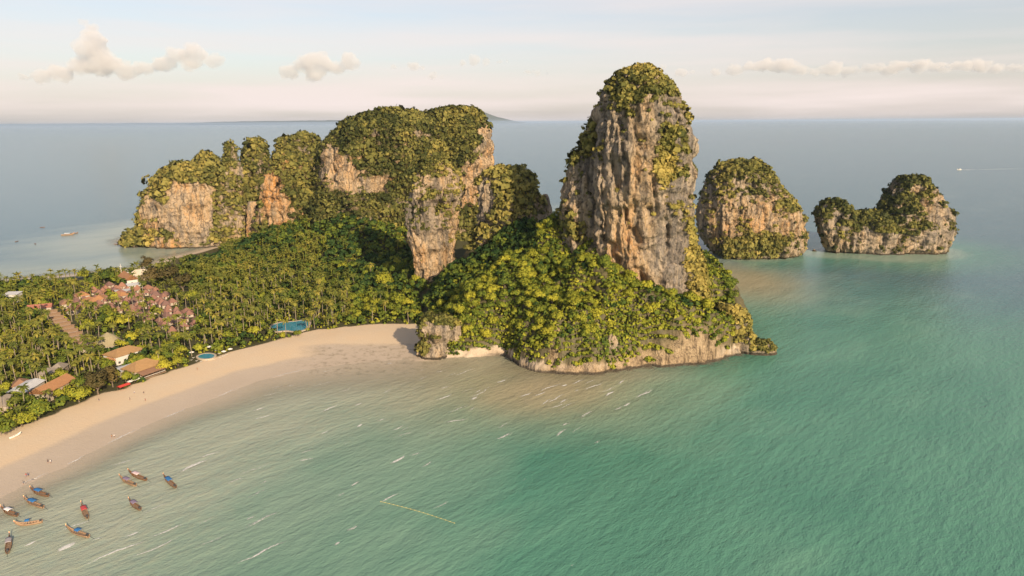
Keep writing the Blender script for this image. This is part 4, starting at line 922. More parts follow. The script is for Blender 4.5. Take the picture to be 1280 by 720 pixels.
# ------------------------------------------------------------------ forest
gs = 5.0
X, Y = np.meshgrid(np.arange(-560, 215, gs), np.arange(215, 960, gs)); X = X.ravel()+RNG.uniform(-2.2, 2.2, X.size); Y = Y.ravel()+RNG.uniform(-2.2, 2.2, Y.size)
Z = look(_HT, X, Y); D = look(_SD, X, Y); BV = look(_BV, X, Y)
PX, PY = project(np.c_[X, Y, Z])
hill = sstep(-62, -44, X+(Y-410)*.12)*(Y < 640) > .5
ok = (D > 5) & ((Y > 560) | hill | (BV > 2.0)) & (PX > -70) & (PX < 960) & (Z > 1.5)
ok &= ~((Y < 560) & (BV <= 2.0) & ~hill)
ok &= ~(hill & (D < np.where(X > 70, 9, 3.2)))
for (x0, x1, y0, y1) in [(700, 905, 428, 700), (585, 700, 560, 760), (380, 625, 835, 1200), (150, 300, 850, 1200), (300, 410, 815, 1200)]:
    ok &= ~((PX > x0) & (PX < x1) & (Y > y0) & (Y < y1))
ok &= ~((PX > 740) & (PX < 900) & (Y > 424))
ok &= ~((PX > 170) & (PX < 275) & (PY < 327))          # open sandbar
ok &= ~((X < -340) & (PX < 0) & (Y < 300))
for x, y, r in CLEAR: ok &= (X-x)**2+(Y-y)**2 > r*r
village = np.array([in_poly(p, vw) for p in np.c_[X, Y]])
ok &= ~(village & (RNG.random(X.size) > .32))
resort = (PX > 62) & (PX < 245) & (PY > 350) & (PY < 442)
ok &= ~(resort & ~village & (RNG.random(X.size) > .6))
zone_palm = np.where(PX < 130, .78, np.where((PX > 165) & (PX < 480) & (PY > 296), .78, .35))
zone_palm = np.where(BV < 12, np.where(PX < 130, .45, .22), zone_palm); zone_palm = np.where((PX > 400) & (PY < 345), .12, zone_palm)
zone_palm = np.where((PX > 440), .08, zone_palm); zone_palm = np.where((PX > 330) & (PX < 440) & (PY > 385) & (BV < 45), .75, zone_palm)
clump = fbm(np.c_[X, Y, 0*X]/38, 201, 3)
zone_palm = np.where((clump > .52) & ~resort, zone_palm*.25, zone_palm); zone_palm = np.where(hill, 0, zone_palm)
kk = RNG.random(X.size)
is_palm = ok & (kk < zone_palm) & (RNG.random(X.size) < .85)
is_broad = ok & (kk >= zone_palm)
ok_h = hill & is_broad
r_palm = RNG.uniform(2.3, 4.0, X.size); r_br = np.where(hill, RNG.uniform(2.8, 5.2, X.size), np.where(BV < 12, RNG.uniform(2.2, 4.0, X.size), RNG.uniform(2.8, 5.2, X.size)))
keep = np.where(hill, RNG.random(X.size) < .92, RNG.random(X.size) < .62)
is_broad &= keep
r_br = np.where((PY < 345) & ~hill, r_br*1.15, r_br)
dist = np.sqrt(X**2+Y**2+CAM_H**2)
inview = (PX > 2) & (PX < 1278) & (PY < 715)
hid = hill & (Y > 470) | ((Y > 620) & (PX > 500))
def pick(mask, r, n):
    s = np.where(mask & inview & ~hid, r/dist, 0); i = np.argsort(-s)[:n]; return i[s[i] > 0]
ip = pick(is_palm, r_palm, 290); ib = pick(is_broad, r_br, 255)
LM = [(q.x, q.y, t_) for q, t_ in [(on_ground(62, 385), 'the inland end of the stepped terraces'), (on_ground(85, 408), 'the middle of the stepped terrace row'), (on_ground(106, 432), 'the seaward end of the stepped terraces'),
      (on_ground(33, 483), 'the white metal-roofed store'), (on_ground(66, 484), 'the long orange beach bar'), (on_ground(7, 499), 'the drab thatched hut'), (on_ground(60, 462), 'the faded brown bungalows'),
      (on_ground(135, 424), 'the conical thatched pavilion'), (on_ground(155, 441), 'the orange hip-roofed hall'), (on_ground(185, 460), 'the verandah restaurant'), (on_ground(258, 445), 'the small round pool'),
      (on_ground(200, 385), 'the middle of the cottage village'), (on_ground(235, 410), 'the seaward corner of the cottage village'), (on_ground(362, 409), 'the large lagoon pool'), (on_ground(241, 372), 'the bright green tree by the cottages'),
      (on_ground(16, 369), 'the small white block'), (on_ground(115, 372), 'the orange-roofed villas'), (on_ground(310, 425), 'the beach between the two pools'), (on_ground(430, 405), 'the sand beyond the lagoon pool'), (on_ground(490, 375), 'the tall lime trees'),
      (on_ground(20, 430), 'the deep palm grove inland of the thatched hut'), (on_ground(300, 380), 'the deep palm grove inland of the lagoon pool')]]
HLM = [(q[0], q[1], t_) for q, t_ in [(on_ground(560, 410), 'the leafy boulder outcrop'), (on_ground(608, 420), 'the lime-green hill tree'), (at(660, 440, Z=12), 'the inward notch of the rocky shore'), (at(740, 430, Z=14), 'the orange waterline ledge'),
       (at(800, 385, Y=415), 'the foot of the sheer tower face'), (at(870, 400, Y=412), 'the pale end cliff under the tower'), (at(640, 330, Y=455), 'the bushy limestone block'), (at(720, 330, Y=440), 'the grey buttress of the tower'), (at(560, 370, Y=500), 'the foot of the pale slab')]]
def near(i, L_): return min(L_, key=lambda t_: (t_[0]-X[i])**2+(t_[1]-Y[i])**2)[2]
def zone(i):
    big = 'large' if r_br[i] > 4 else 'small'
    if hill[i]: return big+' round-crowned tree on the wooded hill near '+near(i, HLM), 'trees on the headland hill'
    if BV[i] < 14: return big+' leafy tree at the top of the beach near '+near(i, LM), 'trees along the beach edge'
    return big+' leafy tree among the palms near '+near(i, LM), 'trees among the palms'
for i in ip:
    lab = ('tall' if r_palm[i] > 3.2 else 'short')+' coconut palm growing near '+near(i, LM)
    plant('palm_tree', PALMS[int(i) % 6], (X[i], Y[i], Z[i]-.2), r_palm[i], lab, 'palm', 'coconut palms of the beach resort').scale.z *= random.uniform(.75, 1.3)
for i in ib:
    lab, gr = zone(i); plant('broadleaf_tree', BROAD[int(i) % 7], (X[i], Y[i], Z[i]-.3), r_br[i], lab, 'tree', gr)
sp = np.zeros(X.size, bool); sp[ip] = True; sp[ib] = True
def small_palm(seed):
    me = palm_crown(seed, 12, 3); V = np.zeros(len(me.vertices)*3, np.float32); me.vertices.foreach_get('co', V); V = V.reshape(-1, 3)
    F = np.zeros(len(me.loops), np.int32); me.loops.foreach_get('vertex_index', F); Q = V[F].reshape(-1, 4, 3)+np.array([0, 0, PALM_H-.3])
    bpy.data.meshes.remove(me)
    tk = []; w = .06
    for (ax, ay), (bx, by) in (((w, w), (-w, w)), ((-w, w), (-w, -w)), ((-w, -w), (w, -w)), ((w, -w), (w, w))): tk.append([(ax, ay, -.3), (bx, by, -.3), (bx, by, PALM_H-.3), (ax, ay, PALM_H-.3)])
    Q = np.concatenate([Q, np.array(tk)]); return np.tile([[0, 0, 1.0]], (len(Q), 1)), Q
i = np.where(is_palm & ~sp)[0]
tn = .5+.35*(fbm(np.c_[X, Y, Z]/40, 90)-.5)*2+RNG.normal(0, .14, X.size)
me = scatter_mesh('palms', np.c_[X, Y, Z+RNG.uniform(-3.5, 1.0, X.size)][i], r_palm[i], tn[i]-.08, [small_palm(k) for k in range(4)], RNG)
link('palm_forest', me, M_PALM, None, kind='stuff', label='mass of coconut palms filling the flat land behind the front palms', category='palms')
i = np.where(is_broad & ~sp & ~(hill & (Y > 520)) & ~((Y > 640) & (PX > 520)))[0]
rb = np.random.default_rng(77)
tpl = [(l_, q_+np.array([0, 0, .8])) for l_, q_ in (leaf_blob(70, rb, .85, .24, 9) for _ in range(6))]
tb = tn+np.where(PY < 340, -.14, 0)
me = scatter_mesh('broadleaf', np.c_[X, Y, Z][i], r_br[i], tb[i], tpl, RNG)
link('broadleaf_forest', me, M_TREE, None, kind='stuff', label='mass of broadleaf woodland filling the valley and far shore', category='woodland')
# scrub over the steep edge of the hill
V, F = HILL_VF; fc, fn, fa = face_data(V, F); hp, hq = project(fc)
bare = np.zeros(len(fc))
for sx_, sy_, rx_, ry_ in [(745, 466, 40, 4), (815, 457, 44, 7), (870, 436, 28, 20), (700, 467, 26, 3), (692, 448, 5, 14), (590, 446, 40, 3)]: bare += np.exp(-(((hp-sx_)/rx_)**2+((hq-sy_)/ry_)**2)**2)
cov = sstep(.25, .55, fbm(fc/6, 131)+.4-bare*.8)*(fc[:, 2] > 1.8)*(look(_SD, fc[:, 0], fc[:, 1]) > .3)*sstep(-60, -48, fc[:, 0])*(hp < 915)*(fc[:, 1] < 520)
kq = RNG.poisson(cov*fa*.30); iq = np.repeat(np.arange(len(F)), kq); P = fc[iq]+RNG.normal(0, .5, (len(iq), 3))+fn[iq]*.4
me = scatter_mesh('scrub', P, RNG.uniform(.8, 1.8, len(P)), .42+.5*(fbm(P/14, 133)-.5)*2+RNG.normal(0, .13, len(P)), TPL[24], RNG)
link('scrub', me, M_TREE, HILL, kind='stuff')
# low undergrowth between the trunks
i = np.where((ok | (hill & (D > 4))) & ~((Y > 470) & (PX > 520)))[0]
ux, uy = X[i]+RNG.uniform(-3, 3, len(i)), Y[i]+RNG.uniform(-3, 3, len(i)); uz = look(_HT, ux, uy)
kp = (look(_SD, ux, uy) > 4.5); kp &= ~((PX[i] > 905))
fr = np.ones(len(i), bool)
for x, y, r in CLEAR: fr &= (ux-x)**2+(uy-y)**2 > (r*.85)**2
kp &= fr
me = scatter_mesh('undergrowth', np.c_[ux, uy, uz+.2][kp], RNG.uniform(1.2, 2.6, kp.sum()), RNG.normal(.42, .18, kp.sum()), TPL[18], RNG)
link('undergrowth', me, M_TREE, None, kind='stuff', label='low green undergrowth beneath the trees', category='undergrowth')

# ------------------------------------------------------------------ longtail boats
M_HULL = plain('varnished_wood', (.17, .085, .04), .5, .35, 3); M_HULL2 = plain('weathered_wood', (.30, .19, .11), .7, .3, 3); M_INNER = plain('boat_boards', (.22, .15, .10), .8, .3, 3)
M_RIB = [plain('ribbon_'+k, c, .8, .1) for k, c in (('orange', (.75, .25, .08)), ('pink', (.7, .3, .35)), ('yellow', (.75, .6, .2)))]
TARP = {k: plain('tarp_'+k, c, .75, .15, 2, .2) for k, c in {'blue': (.02, .13, .33), 'red': (.42, .05, .05), 'white': (.62, .60, .60), 'purple': (.20, .15, .22), 'pink': (.55, .42, .42), 'grey': (.30, .27, .27)}.items()}
def hull_mesh(L, beam, thick=.06):
    st = 17; sec = 9; V = []; F = []
    def ring(f, inset):
        x = (f-.5)*L; w = beam/2*(math.sin(math.pi*min(1, .18+f*.80))**.75)*(1-.93*max(0, (f-.62)/.38)**1.6)
        sheer = .62+.30*(1-f)**3+1.9*max(0, f-.55)**2.0/.2025*.95; keel = -.28+1.5*max(0, f-.68)**2/.1024*.9+.18*(max(0, .15-f)/.15)**2
        pts = []
        for k in range(sec):
            t = k/(sec-1)*2-1; yy = math.copysign(abs(t)**.65, t)*w; z = keel+(sheer-keel)*abs(t)**2.2
            pts.append((x, yy*(1-inset*.12), z+inset*.10 if abs(t) < .9 else z))
        return pts
    for ins in (0, 1):
        for s in range(st): V += ring(s/(st-1), ins)
    o = st*sec
    for s in range(st-1):
        for k in range(sec-1):
            a = s*sec+k; F.append((a, a+1, a+sec+1, a+sec)); F.append((o+a, o+a+sec, o+a+sec+1, o+a+1))
        for k in (0, sec-1): a = s*sec+k; F.append((a, a+sec, o+a+sec, o+a))
    for s in (0, st-1):
        for k in range(sec-1): a = s*sec+k; F.append((a, a+1, o+a+1, o+a))
    return MB().add(V, F)
def longtail(bow, stern, tarp, label, hm, span=(-.12, .22)):
    p, q = at(*bow, Z=.6), at(*stern, Z=.4); L = max(7.0, min(11.5, (p-q).length)); c = (p+q)/2
    e = empty('longtail_boat', (c.x, c.y, .08), math.atan2(p.y-q.y, p.x-q.x)); tag(e, label, 'boat', 'longtail boats moored off the beach')
    h = hull_mesh(L, 1.9).build('hull', hm, e, True)
    MB().box(-.44*L, .22*L, -.62, .62, .16, .20).build('deck', M_INNER, e)
    MB().tube([(.485*L, 0, 1.7), (.515*L, 0, 2.3), (.53*L, 0, 2.9)], [.09, .08, .05], 6).build('bow_post', hm, e)
    for k in range(3): MB().tube([(.50*L+.02*k, 0, 1.95+.2*k), (.512*L+.02*k, 0, 2.13+.2*k)], .16, 7).build('ribbon', M_RIB[k], e)
    for k in range(5): x = (-.26+.11*k)*L; MB().box(x-.13, x+.13, -.78, .78, .42, .48).build('thwart', M_INNER, e)
    if tarp:
        x0, x1 = span[0]*L, span[1]*L; n = 7; V = []; F = []
        for s, x in enumerate(np.linspace(x0, x1, 5)):
            for k in range(n):
                t = k/(n-1)*2-1; V.append((x, t*.92, 1.85+.28*(1-t*t)-.05*math.sin(s*1.6)))
        m_ = len(V); V += [(a, b_, c_-.05) for a, b_, c_ in V]
        for s in range(4):
            for k in range(n-1): a = s*n+k; F += [(a, a+1, a+n+1, a+n), (m_+a, m_+a+n, m_+a+n+1, m_+a+1)]
            for k in (0, n-1): a = s*n+k; F.append((a, a+n, m_+a+n, m_+a))
        for s in (0, 4):
            for k in range(n-1): a = s*n+k; F.append((a, a+1, m_+a+1, m_+a))
        MB().add(V, F).build('canopy', TARP[tarp], e, True)
        for x in (x0+.15, (x0+x1)/2, x1-.15):
            for sy in (-.84, .84): MB().tube([(x, sy, .45), (x, sy, 1.9)], .035, 5).build('post', M_HULL2, e)
    en = MB().box(-.47*L, -.40*L, -.3, .3, .72, 1.3).build('engine', M_DARK, e)
    MB().tube([(-.46*L, 0, 1.0), (-.60*L, 0, .55), (-.74*L, 0, .15)], [.07, .05, .05], 6).build('propeller_shaft', M_DARK, en)
    return e
for a in [((38.5, 613), (60.4, 620), 'blue', 'dark longtail boat with blue canopy, the one moored closest to the wet sand', M_HULL), ((30, 625), (54.6, 634.6), 'blue', 'pale-bowed longtail boat with wrinkled blue canopy beside the white-tarped boat', M_HULL2),
          ((2, 637), (21.5, 644.6), 'white', 'dark longtail boat with a whitish tarp beside the sand', M_HULL), ((18.8, 656.5), (53, 652), 'blue', 'long low longtail boat with small blue canopy lying along the shore', M_HULL2, (-.05, .12)),
          ((12.5, 671), (9.4, 691), 'grey', 'brown longtail boat with grey canopy pointing straight at the shore', M_HULL), ((81, 660.5), (113.5, 672), 'blue', 'cream-hulled longtail boat with short blue canopy near a breaking wave', M_HULL2, (-.14, .06)),
          ((102, 632), (109.4, 648), 'red', 'longtail boat with a red canopy', M_HULL2), ((150, 598), (169.8, 607), 'purple', 'brown longtail boat with dull purple canopy moored alongside a pink-canopied one', M_HULL2),
          ((160.8, 591), (182.9, 600), 'pink', 'longtail boat with pale pink canopy', M_HULL), ((204, 596), (220.4, 610), 'blue', 'dark longtail boat with blue canopy moored alone farthest along the beach', M_HULL),
          ((161.5, 627), (175.4, 637), 'purple', 'stubby dark longtail boat with purple canopy moored alone in deeper water', M_HULL)]:
    longtail(*a)
far_src = None
for k, (px, py, L, lab) in enumerate([(53, 284.5, 6, None), (21, 302, 5, None), (44, 305, 5, None), (146, 305.5, 6, None), (93, 292, 9, 'small dark boat moored beside the long pale boat in the far bay'), (85, 294, 15, 'long pale boat anchored in the far bay')]):
    p = at(px, py, Z=0); e = empty('small_boat', (p.x, p.y, .05), .3+k*1.1 if k < 4 else .5, L/10)
    hull_mesh(10, 2.6).build('hull', M_HULL2 if k == 5 else M_HULL, e, True); MB().box(-2.5, 1.5, -1, 1, 1.6, 1.8).build('canopy', TARP['white' if k == 5 else 'purple'], e)
    for x in (-2.3, 1.3):
        for y in (-.9, .9): MB().tube([(x, y, .3), (x, y, 1.65)], .06, 4).build('post', M_HULL2, e)
    tag(e, lab or 'tiny dark boat moored singly on the far bay', 'boat', 'boats on the far bay')
p = at(1199, 212.5, Z=0); p2 = at(1290, 210.5, Z=0); wake_dir = (p2-p).normalized()
e = empty('speedboat', (p.x, p.y, .1), math.atan2(-wake_dir.y, -wake_dir.x), 1.5); hull_mesh(10, 2.8).build('hull', M_WHITE, e, True); MB().box(-2.8, .8, -1, 1, .6, 2.2).build('cabin', M_WHITE, e); MB().box(.6, .85, -.9, .9, 1.3, 2.0).build('windscreen', M_GLASS, e)
tag(e, 'white speedboat drawing a long wake across the open sea', 'speedboat')

# ------------------------------------------------------------------ foam, floats
m, nt, b = new_mat('sea_foam'); M_FOAM = m
fn_ = noise_n(nt, 1.1, 6, .75); f = math_n(nt, 'ADD', fn_, math_n(nt, 'SUBTRACT', attr_n(nt, 'cover'), .5))
b.inputs['Base Color'].default_value = (.72, .70, .66, 1); b.inputs['Roughness'].default_value = .8
nt.links.new(mrange(nt, f, .52, .86, 0, .85), b.inputs['Alpha'])
def foam_strips():
    V = []; F = []; Cv = []
    g_ = random.Random(4)
    def strip(pts, w, cover, lean=0):
        n = len(pts); k0 = len(V)
        for i, p in enumerate(pts):
            d = (pts[min(i+1, n-1)]-pts[max(i-1, 0)]).normalized(); s = Vector((-d.y, d.x, 0)); t = i/(n-1); ww = w*(.25+math.sin(math.pi*min(.97, max(.03, t)))*g_.uniform(.75, 1.1))
            for q, cvr in ((-1, .0), (-.35, cover), (.35, cover*.9), (1, .0)):
                v = p+s*(ww*q); V.append((v.x, v.y, .06+.10*(1-abs(q)))); Cv.append(cvr*(math.sin(math.pi*min(.98, max(.02, t)))**.4))
        for i in range(n-1):
            for q in range(3): a = k0+i*4+q; F.append((a, a+1, a+5, a+4))
    def crest(a, b_, w, cover):
        p, q = at(*a, Z=.1), at(*b_, Z=.1); n = max(5, int((q-p).length/1.5)); s = Vector((-(q-p).y, (q-p).x, 0)).normalized(); ph = g_.uniform(0, 6)
        strip([p.lerp(q, i/(n-1))+s*(math.sin(ph+i*.6)*.5+g_.uniform(-.3, .3)) for i in range(n)], w, cover)
    for a in [((69, 692), (97, 675), 2.0, .95), ((28, 684), (48, 675), .9, .95), ((218, 592), (265, 572), 1.5, .85), ((120, 656), (145, 649), 1.3, .5), ((125, 585), (147, 577), .8, .6), ((368, 578), (395, 571), .9, .75), ((422, 558), (440, 552), 1.0, .6),
              ((487, 582), (508, 567), 1.3, .85), ((506, 570), (532, 564), 1.0, .7), ((522, 543), (556, 538), .9, .6), ((550, 530), (590, 522), 1.0, .75), ((580, 502), (620, 480), .8, .7), ((586, 500), (600, 495), 1.2, .85), ((620, 478), (640, 470), .7, .6),
              ((530, 480), (575, 468), .6, .55), ((560, 489), (600, 476), .6, .5), ((756, 496), (770, 488), 1.0, .9), ((770, 481), (783, 474), 1.0, .8), ((840, 478), (870, 468), .6, .4), ((432, 666), (450, 655), 1.2, .75), ((418, 683), (426, 676), .8, .8), ((440, 640), (446, 632), .5, .5),
              ((652, 604), (660, 596), .5, .6), ((700, 650), (712, 640), .5, .35), ((712, 710), (722, 704), .6, .6), ((1258, 612), (1266, 606), .5, .6), ((960, 625), (975, 616), .4, .35), ((1080, 640), (1090, 634), .4, .35), ((470, 468), (510, 458), .5, .4), ((690, 486), (720, 474), .6, .4),
              ((640, 495), (670, 482), .6, .4), ((330, 600), (345, 594), .6, .35), ((300, 640), (320, 630), .6, .35), ((1000, 345), (1015, 342), .7, .45), ((850, 520), (858, 514), .5, .4)]: crest(*a)
    # faint broken crest lines rolling in to the beach corner
    for k in range(120):
        px, py = g_.uniform(300, 800), g_.uniform(458, 640) if k % 3 else g_.uniform(455, 520)
        if px > 560 and py > 560: continue
        if k > 95: px, py = g_.uniform(40, 330), g_.uniform(570, 715)
        a = at(px, py, Z=.1); ln = g_.uniform(5, 24); dr = Vector((math.cos(R(46)+g_.uniform(-.12, .12)), math.sin(R(46)+g_.uniform(-.12, .12)), 0))
        if float(coast_sd(np.array([[a.x, a.y], [a.x+dr.x*ln, a.y+dr.y*ln]])).max()) > -3: continue
        n = max(6, int(ln/1.2)); s = Vector((-dr.y, dr.x, 0)); ph = g_.uniform(0, 6)
        strip([a+dr*(ln*i/(n-1))+s*(math.sin(ph+i*.5)*.45+g_.uniform(-.25, .25)) for i in range(n)], g_.uniform(.45, 1.1), g_.uniform(.6, .9))
    # thin swash line along the beach
    cp = [at(*q, Z=.1) for q in [(-30, 634), (0, 618), (39, 599), (78, 583), (128, 557), (175, 534), (218, 516), (272, 495), (320, 475), (380, 461), (440, 452)]]
    pts = []
    for i in range(len(cp)-1):
        for t in np.linspace(0, 1, 16, endpoint=False): pts.append(cp[i].lerp(cp[i+1], t)+Vector((g_.uniform(-.5, .5), g_.uniform(-.6, .6)-1.2, 0)))
    for a, b_ in ((2, 22), (24, 46), (49, 60), (62, 84), (88, 104), (110, 124), (130, 150)): strip(pts[a:b_], .75, .8)
    # surf on the far bay
    for a in [((10, 357), (60, 346)), ((60, 341), (110, 335)), ((0, 344), (40, 336)), ((130, 333), (178, 328)), ((110, 326), (160, 321)), ((60, 330), (100, 326))]: crest(a[0], a[1], 2.6, .5)
    # waterline below the rocks
    crest((880, 322), (895, 321.5), .8, .4); crest((985, 321), (1012, 319), .8, .5); crest((1040, 321), (1085, 322), .7, .35)
    # wake
    strip([p.lerp(p2, i/30)+Vector((0, 0, 0)) for i in range(31)], 5.0, .9); strip([p.lerp(p2, i/10*.25) for i in range(11)], 6.0, 1.2)
    me = mesh_np('foam', np.array(V), np.array(F), True); attr(me, 'cover', Cv)
    link('sea_foam', me, M_FOAM, None, kind='stuff', label='white foam of small breaking waves, swash and a boat wake', category='foam')
foam_strips()
M_FLOAT = plain('yellow_float', (.50, .42, .16), .7, .1)
a, b_ = at(476, 627, Z=.1), at(568, 654, Z=.1); e = empty('float_line', a); n = 34
bx = [(b_-a)*(k/n)+Vector((0, .8*math.sin(k/n*3.1), 0)) for k in range(n+1)]
MB().tube([q+Vector((0, 0, .02)) for q in bx], .06, 4).build('rope', M_FLOAT, e)
fm = MB().tube([(-.24, 0, .06), (-.14, 0, .06), (.14, 0, .06), (.24, 0, .06)], [.04, .12, .12, .04], 6).mesh('float'); fm.materials.append(M_FLOAT)
for q in bx[::2]: link('float', fm, None, e).location = q
tag(e, 'thin line of yellow swimming-area floats on the green water', 'float line')

# ------------------------------------------------------------------ people on the sand
M_SKIN = plain('skin', (.35, .19, .12), .6, .08); M_HAIR = plain('dark_hair', (.03, .02, .015), .7, .1)
def person_mesh(stride):
    me = bpy.data.meshes.new('person')
    s = stride; J = [((0, 0, .95), .15), ((0, 0, 1.18), .135), ((0, 0, 1.40), .155), ((0, 0, 1.50), .06), ((.01, 0, 1.58), .085), ((.015, 0, 1.68), .10), ((0, 0, 1.76), .06),
         ((0, .19, 1.40), .065), ((-.10*s, .23, 1.14), .045), ((.06*s, .24, .90), .035), ((.09*s, .24, .80), .04), ((0, -.19, 1.40), .065), ((.10*s, -.23, 1.14), .045), ((.22*s, -.24, .92), .035), ((.27*s, -.24, .83), .04),
         ((.02, .095, .88), .095), ((.16*s, .10, .50), .062), ((.22*s, .10, .09), .042), ((.36*s+.08, .10, .04), .04), ((.02, -.095, .88), .095), ((-.06*s, -.10, .50), .062), ((-.26*s, -.10, .10), .042), ((-.16*s+.02, -.10, .04), .04)]
    E = [(0, 1), (1, 2), (2, 3), (3, 4), (4, 5), (5, 6), (2, 7), (7, 8), (8, 9), (9, 10), (2, 11), (11, 12), (12, 13), (13, 14), (0, 15), (15, 16), (16, 17), (17, 18), (0, 19), (19, 20), (20, 21), (21, 22)]
    me.from_pydata([j[0] for j in J], E, []); o = bpy.data.objects.new('tmp', me); C.objects.link(o)
    o.modifiers.new('s', 'SKIN'); o.modifiers.new('d', 'SUBSURF').levels = 1
    sl = me.skin_vertices[0].data
    for i, j in enumerate(J): sl[i].radius = (j[1], j[1])
    sl[0].use_root = True
    dg = bpy.context.evaluated_depsgraph_get(); out = bpy.data.meshes.new_from_object(o.evaluated_get(dg)); bpy.data.objects.remove(o); out.name = 'person'
    out.materials.clear(); out.materials.append(M_SKIN); return out
PM = [person_mesh(0.15), person_mesh(1.0)]
def lathe(rows, n=10):
    V = []; F = []
    for z, rx, ry, ox in rows:
        for k in range(n): t = 6.2832*k/n; V.append((ox+rx*math.cos(t), ry*math.sin(t), z))
    for i in range(len(rows)-1):
        for k in range(n): F.append((i*n+k, i*n+(k+1) % n, (i+1)*n+(k+1) % n, (i+1)*n+k))
    F += [tuple(range(n-1, -1, -1)), tuple((len(rows)-1)*n+k for k in range(n))]
    return MB().add(V, F)
SH = {k: plain('cloth_'+k, c, .85, .1) for k, c in {'white': (.65, .63, .6), 'black': (.03, .03, .03), 'red': (.4, .05, .05), 'blue': (.05, .1, .25), 'grey': (.2, .2, .2), 'orange': (.5, .2, .05)}.items()}
HM = lathe([(1.60, .09, .09, -.03), (1.68, .115, .11, -.01), (1.77, .09, .09, 0), (1.81, .03, .03, 0)]).mesh('hair'); HM.materials.append(M_HAIR)
for k, (px, py, top, low, lab) in enumerate([(168, 492.5, 'white', 'blue', 'person in white top and blue shorts strolling on dry sand before the restaurant'), (180, 493, 'black', 'grey', 'person in black top walking on dry sand before the restaurant'), (182, 502, 'red', 'black', 'person in red top standing lower on the sand before the restaurant'),
        (162.6, 500.5, 'grey', 'black', 'person in grey top and black shorts on the sand below the red awning'), (124, 502, 'black', 'blue', 'person in black top and blue shorts by the shore trees'), (140, 548, 'orange', 'black', 'person in orange top at the edge of the wet sand'),
        (143, 547, 'white', 'black', 'person in white top beside the one in orange at the wet sand'), (60, 579, 'black', 'black', 'person dressed all in black on the wet sand near the boats'), (63.5, 579.5, 'white', 'grey', 'person in white top beside the one in black on wet sand'),
        (33, 596.5, 'red', 'blue', 'person in red top and blue shorts wading edge near the moored boats'), (35.5, 596, 'blue', 'black', 'person in blue top beside the red-topped one near the boats'), (29, 606, 'grey', 'grey', 'person dressed in grey walking at the waterline by the boats'),
        (247, 463, 'orange', 'grey', 'person in orange top with grey shorts on sand below the small pool')]):
    p = on_ground(px, py); e = empty('person', (p.x, p.y, max(p.z, 0)-.01), k*1.9)
    link('body', PM[k % 2], None, e)
    lathe([(.98, .165, .20, 0), (1.15, .155, .185, 0), (1.32, .17, .22, 0), (1.46, .12, .17, 0), (1.49, .08, .09, 0)]).build('shirt', SH[top], e)
    lathe([(.70, .17, .215, .03), (.85, .165, .215, .02), (1.0, .158, .185, 0)]).build('shorts', SH[low], e); link('hair', HM, None, e)
    tag(e, lab, 'person')
p = on_ground(20, 546); e = tag(empty('dinghy', p+Vector((0, 0, .3)), BEACH_RZ+.2, .55), 'small pale dinghy drawn up on the dry sand by the shore trees', 'dinghy')
hull_mesh(10, 3).build('hull', M_CLOTH, e, True)
for k in range(3): MB().box(-2.5+2*k-.2, -2.5+2*k+.2, -1.1, 1.1, .4, .5).build('thwart', M_INNER, e)

# ------------------------------------------------------------------ clouds: banks of real vapour above the horizon
m = bpy.data.materials.new('cloud_vapour'); m.use_nodes = True; nt = m.node_tree; nt.nodes.remove(nt.nodes['Principled BSDF'])
v = N(nt, 'ShaderNodeVolumePrincipled'); v.inputs['Color'].default_value = (.97, .94, .92, 1); v.inputs['Density'].default_value = .005; v.inputs['Anisotropy'].default_value = 0.0
nt.links.new(v.outputs[0], nt.nodes['Material Output'].inputs['Volume']); M_CLOUD = m
m2 = M_CLOUD.copy(); m2.name = 'thin_cloud_vapour'; [n for n in m2.node_tree.nodes if n.type == 'PRINCIPLED_VOLUME'][0].inputs['Density'].default_value = .004
def cloud(label, blobs, Y, seed, thin=False):
    """blobs: (px, py, radius px)"""
    bm = bmesh.new(); g_ = random.Random(seed); k = Y/FPX
    for px, py, r in blobs:
        c = at(px, py, Y=Y)
        for q in range(3):
            off = Vector((g_.uniform(-.55, .55), g_.uniform(-.6, .6), g_.uniform(-.25, .4)))*r*k if q else Vector()
            s = r*k*(1 if q == 0 else g_.uniform(.45, .75))
            bmesh.ops.create_icosphere(bm, subdivisions=2, radius=s, matrix=Matrix.Translation(c+off) @ Matrix.Diagonal((1.15, 1.0, .5 if thin else .8, 1)))
    me = bpy.data.meshes.new('cloud'); bm.to_mesh(me); bm.free()
    o = bpy.data.objects.new('tmp', me); C.objects.link(o)
    md = o.modifiers.new('r', 'REMESH'); md.mode = 'VOXEL'; md.voxel_size = 2.0*k
    dg = bpy.context.evaluated_depsgraph_get(); out = bpy.data.meshes.new_from_object(o.evaluated_get(dg)); bpy.data.objects.remove(o)
    V = np.zeros(len(out.vertices)*3, np.float32); out.vertices.foreach_get('co', V); V = V.reshape(-1, 3).astype(float)
    Nn = np.zeros(len(out.vertices)*3, np.float32); out.vertices.foreach_get('normal', Nn); Nn = Nn.reshape(-1, 3)
    V += Nn*((fbm(V/(k*14), seed, 4)-.5)*k*17+(fbm(V/(k*4.5), seed+3, 3)-.5)*k*7)[:, None]
    out.vertices.foreach_set('co', V.astype(np.float32).ravel()); out.update()
    tag(link('cloud', out, m2 if thin else M_CLOUD), label, 'cloud', 'clouds above the horizon')
cloud('large towering pink-grey cumulus cloud with a thin tilted peak', [(104, 26, 6), (112, 38, 8), (120, 52, 13), (118, 68, 17), (105, 82, 16), (132, 80, 18), (75, 90, 12), (50, 95, 9), (32, 98, 7), (155, 88, 13), (180, 84, 12), (205, 80, 12), (225, 70, 13), (245, 66, 12), (238, 80, 12), (262, 76, 9), (275, 76, 5)], 11000, 3)
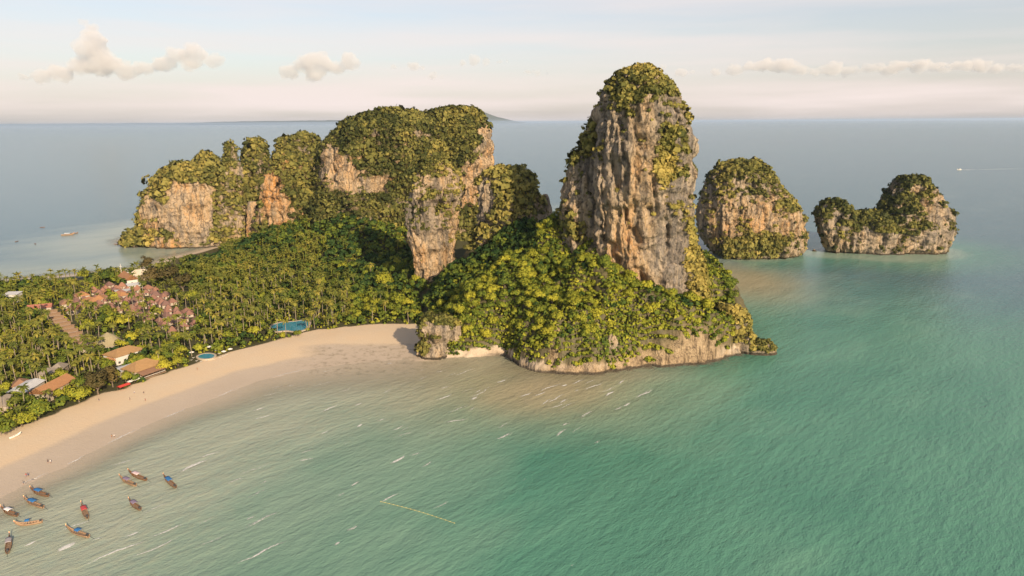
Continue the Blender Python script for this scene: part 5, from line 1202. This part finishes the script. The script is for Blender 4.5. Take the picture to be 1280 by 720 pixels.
cloud('medium rounded cumulus cloud standing alone beyond the far headland', [(362, 90, 12), (382, 80, 14), (400, 78, 15), (395, 92, 12), (420, 84, 10), (438, 78, 11), (450, 78, 5)], 11000, 5)
cloud('thin flat cloud sliver above the big mountain', [(578, 78, 4), (592, 75, 5), (608, 77, 4), (624, 77, 4), (634, 76, 2)], 12000, 7)
cloud('ragged little cloud left of the thin flat sliver'.replace('left of', 'beside'), [(490, 83, 4), (500, 84, 3), (518, 84, 6), (528, 86, 4)], 12000, 9)
cloud('small faint cloud low over the big mountain', [(540, 94, 5), (552, 95, 3)], 12000, 11)
cloud('small faint cloud pair beside the tower top', [(826, 84, 5), (822, 90, 4), (852, 90, 6), (862, 91, 4)], 13000, 13)
cloud('small faint cloud between the big mountain and the tower top', [(660, 90, 5), (672, 90, 5), (684, 91, 3)], 13000, 19)
cloud('long low cloud bank over the domed rock island', [(895, 90, 6.2), (920, 88, 8.8), (940, 84, 11.2), (960, 82, 13.8), (980, 82, 13.8), (998, 88, 8.8)], 13000, 15, True)
cloud('longest low cloud bank over the open sea beyond both rock islands', [(1018, 92, 7.5), (1040, 88, 11.2), (1065, 88, 10.0), (1090, 84, 11.2), (1112, 86, 8.8), (1130, 82, 12.5), (1152, 80, 13.8), (1175, 84, 11.2), (1200, 82, 12.5), (1222, 82, 11.2), (1245, 85, 8.8), (1270, 84, 10.0), (1300, 84, 10.0)], 13000, 17, True)

# ------------------------------------------------------------------ the hazy air
m = bpy.data.materials.new('hazy_air'); m.use_nodes = True; nt = m.node_tree; nt.nodes.remove(nt.nodes['Principled BSDF'])
v = N(nt, 'ShaderNodeVolumePrincipled'); v.inputs['Color'].default_value = (.72, .84, 1, 1); v.inputs['Density'].default_value = 2e-5; v.inputs['Anisotropy'].default_value = .2
nt.links.new(v.outputs[0], nt.nodes['Material Output'].inputs['Volume'])
MB().box(-170000, 170000, -170000, 170000, -12, 205).build('haze', m)['kind'] = 'stuff'
bpy.data.objects['haze']['label'] = 'thin pale haze in the air'
for o in [q for q in bpy.data.objects if q.type == 'MESH' and q.users_collection == ()]: bpy.data.objects.remove(o)
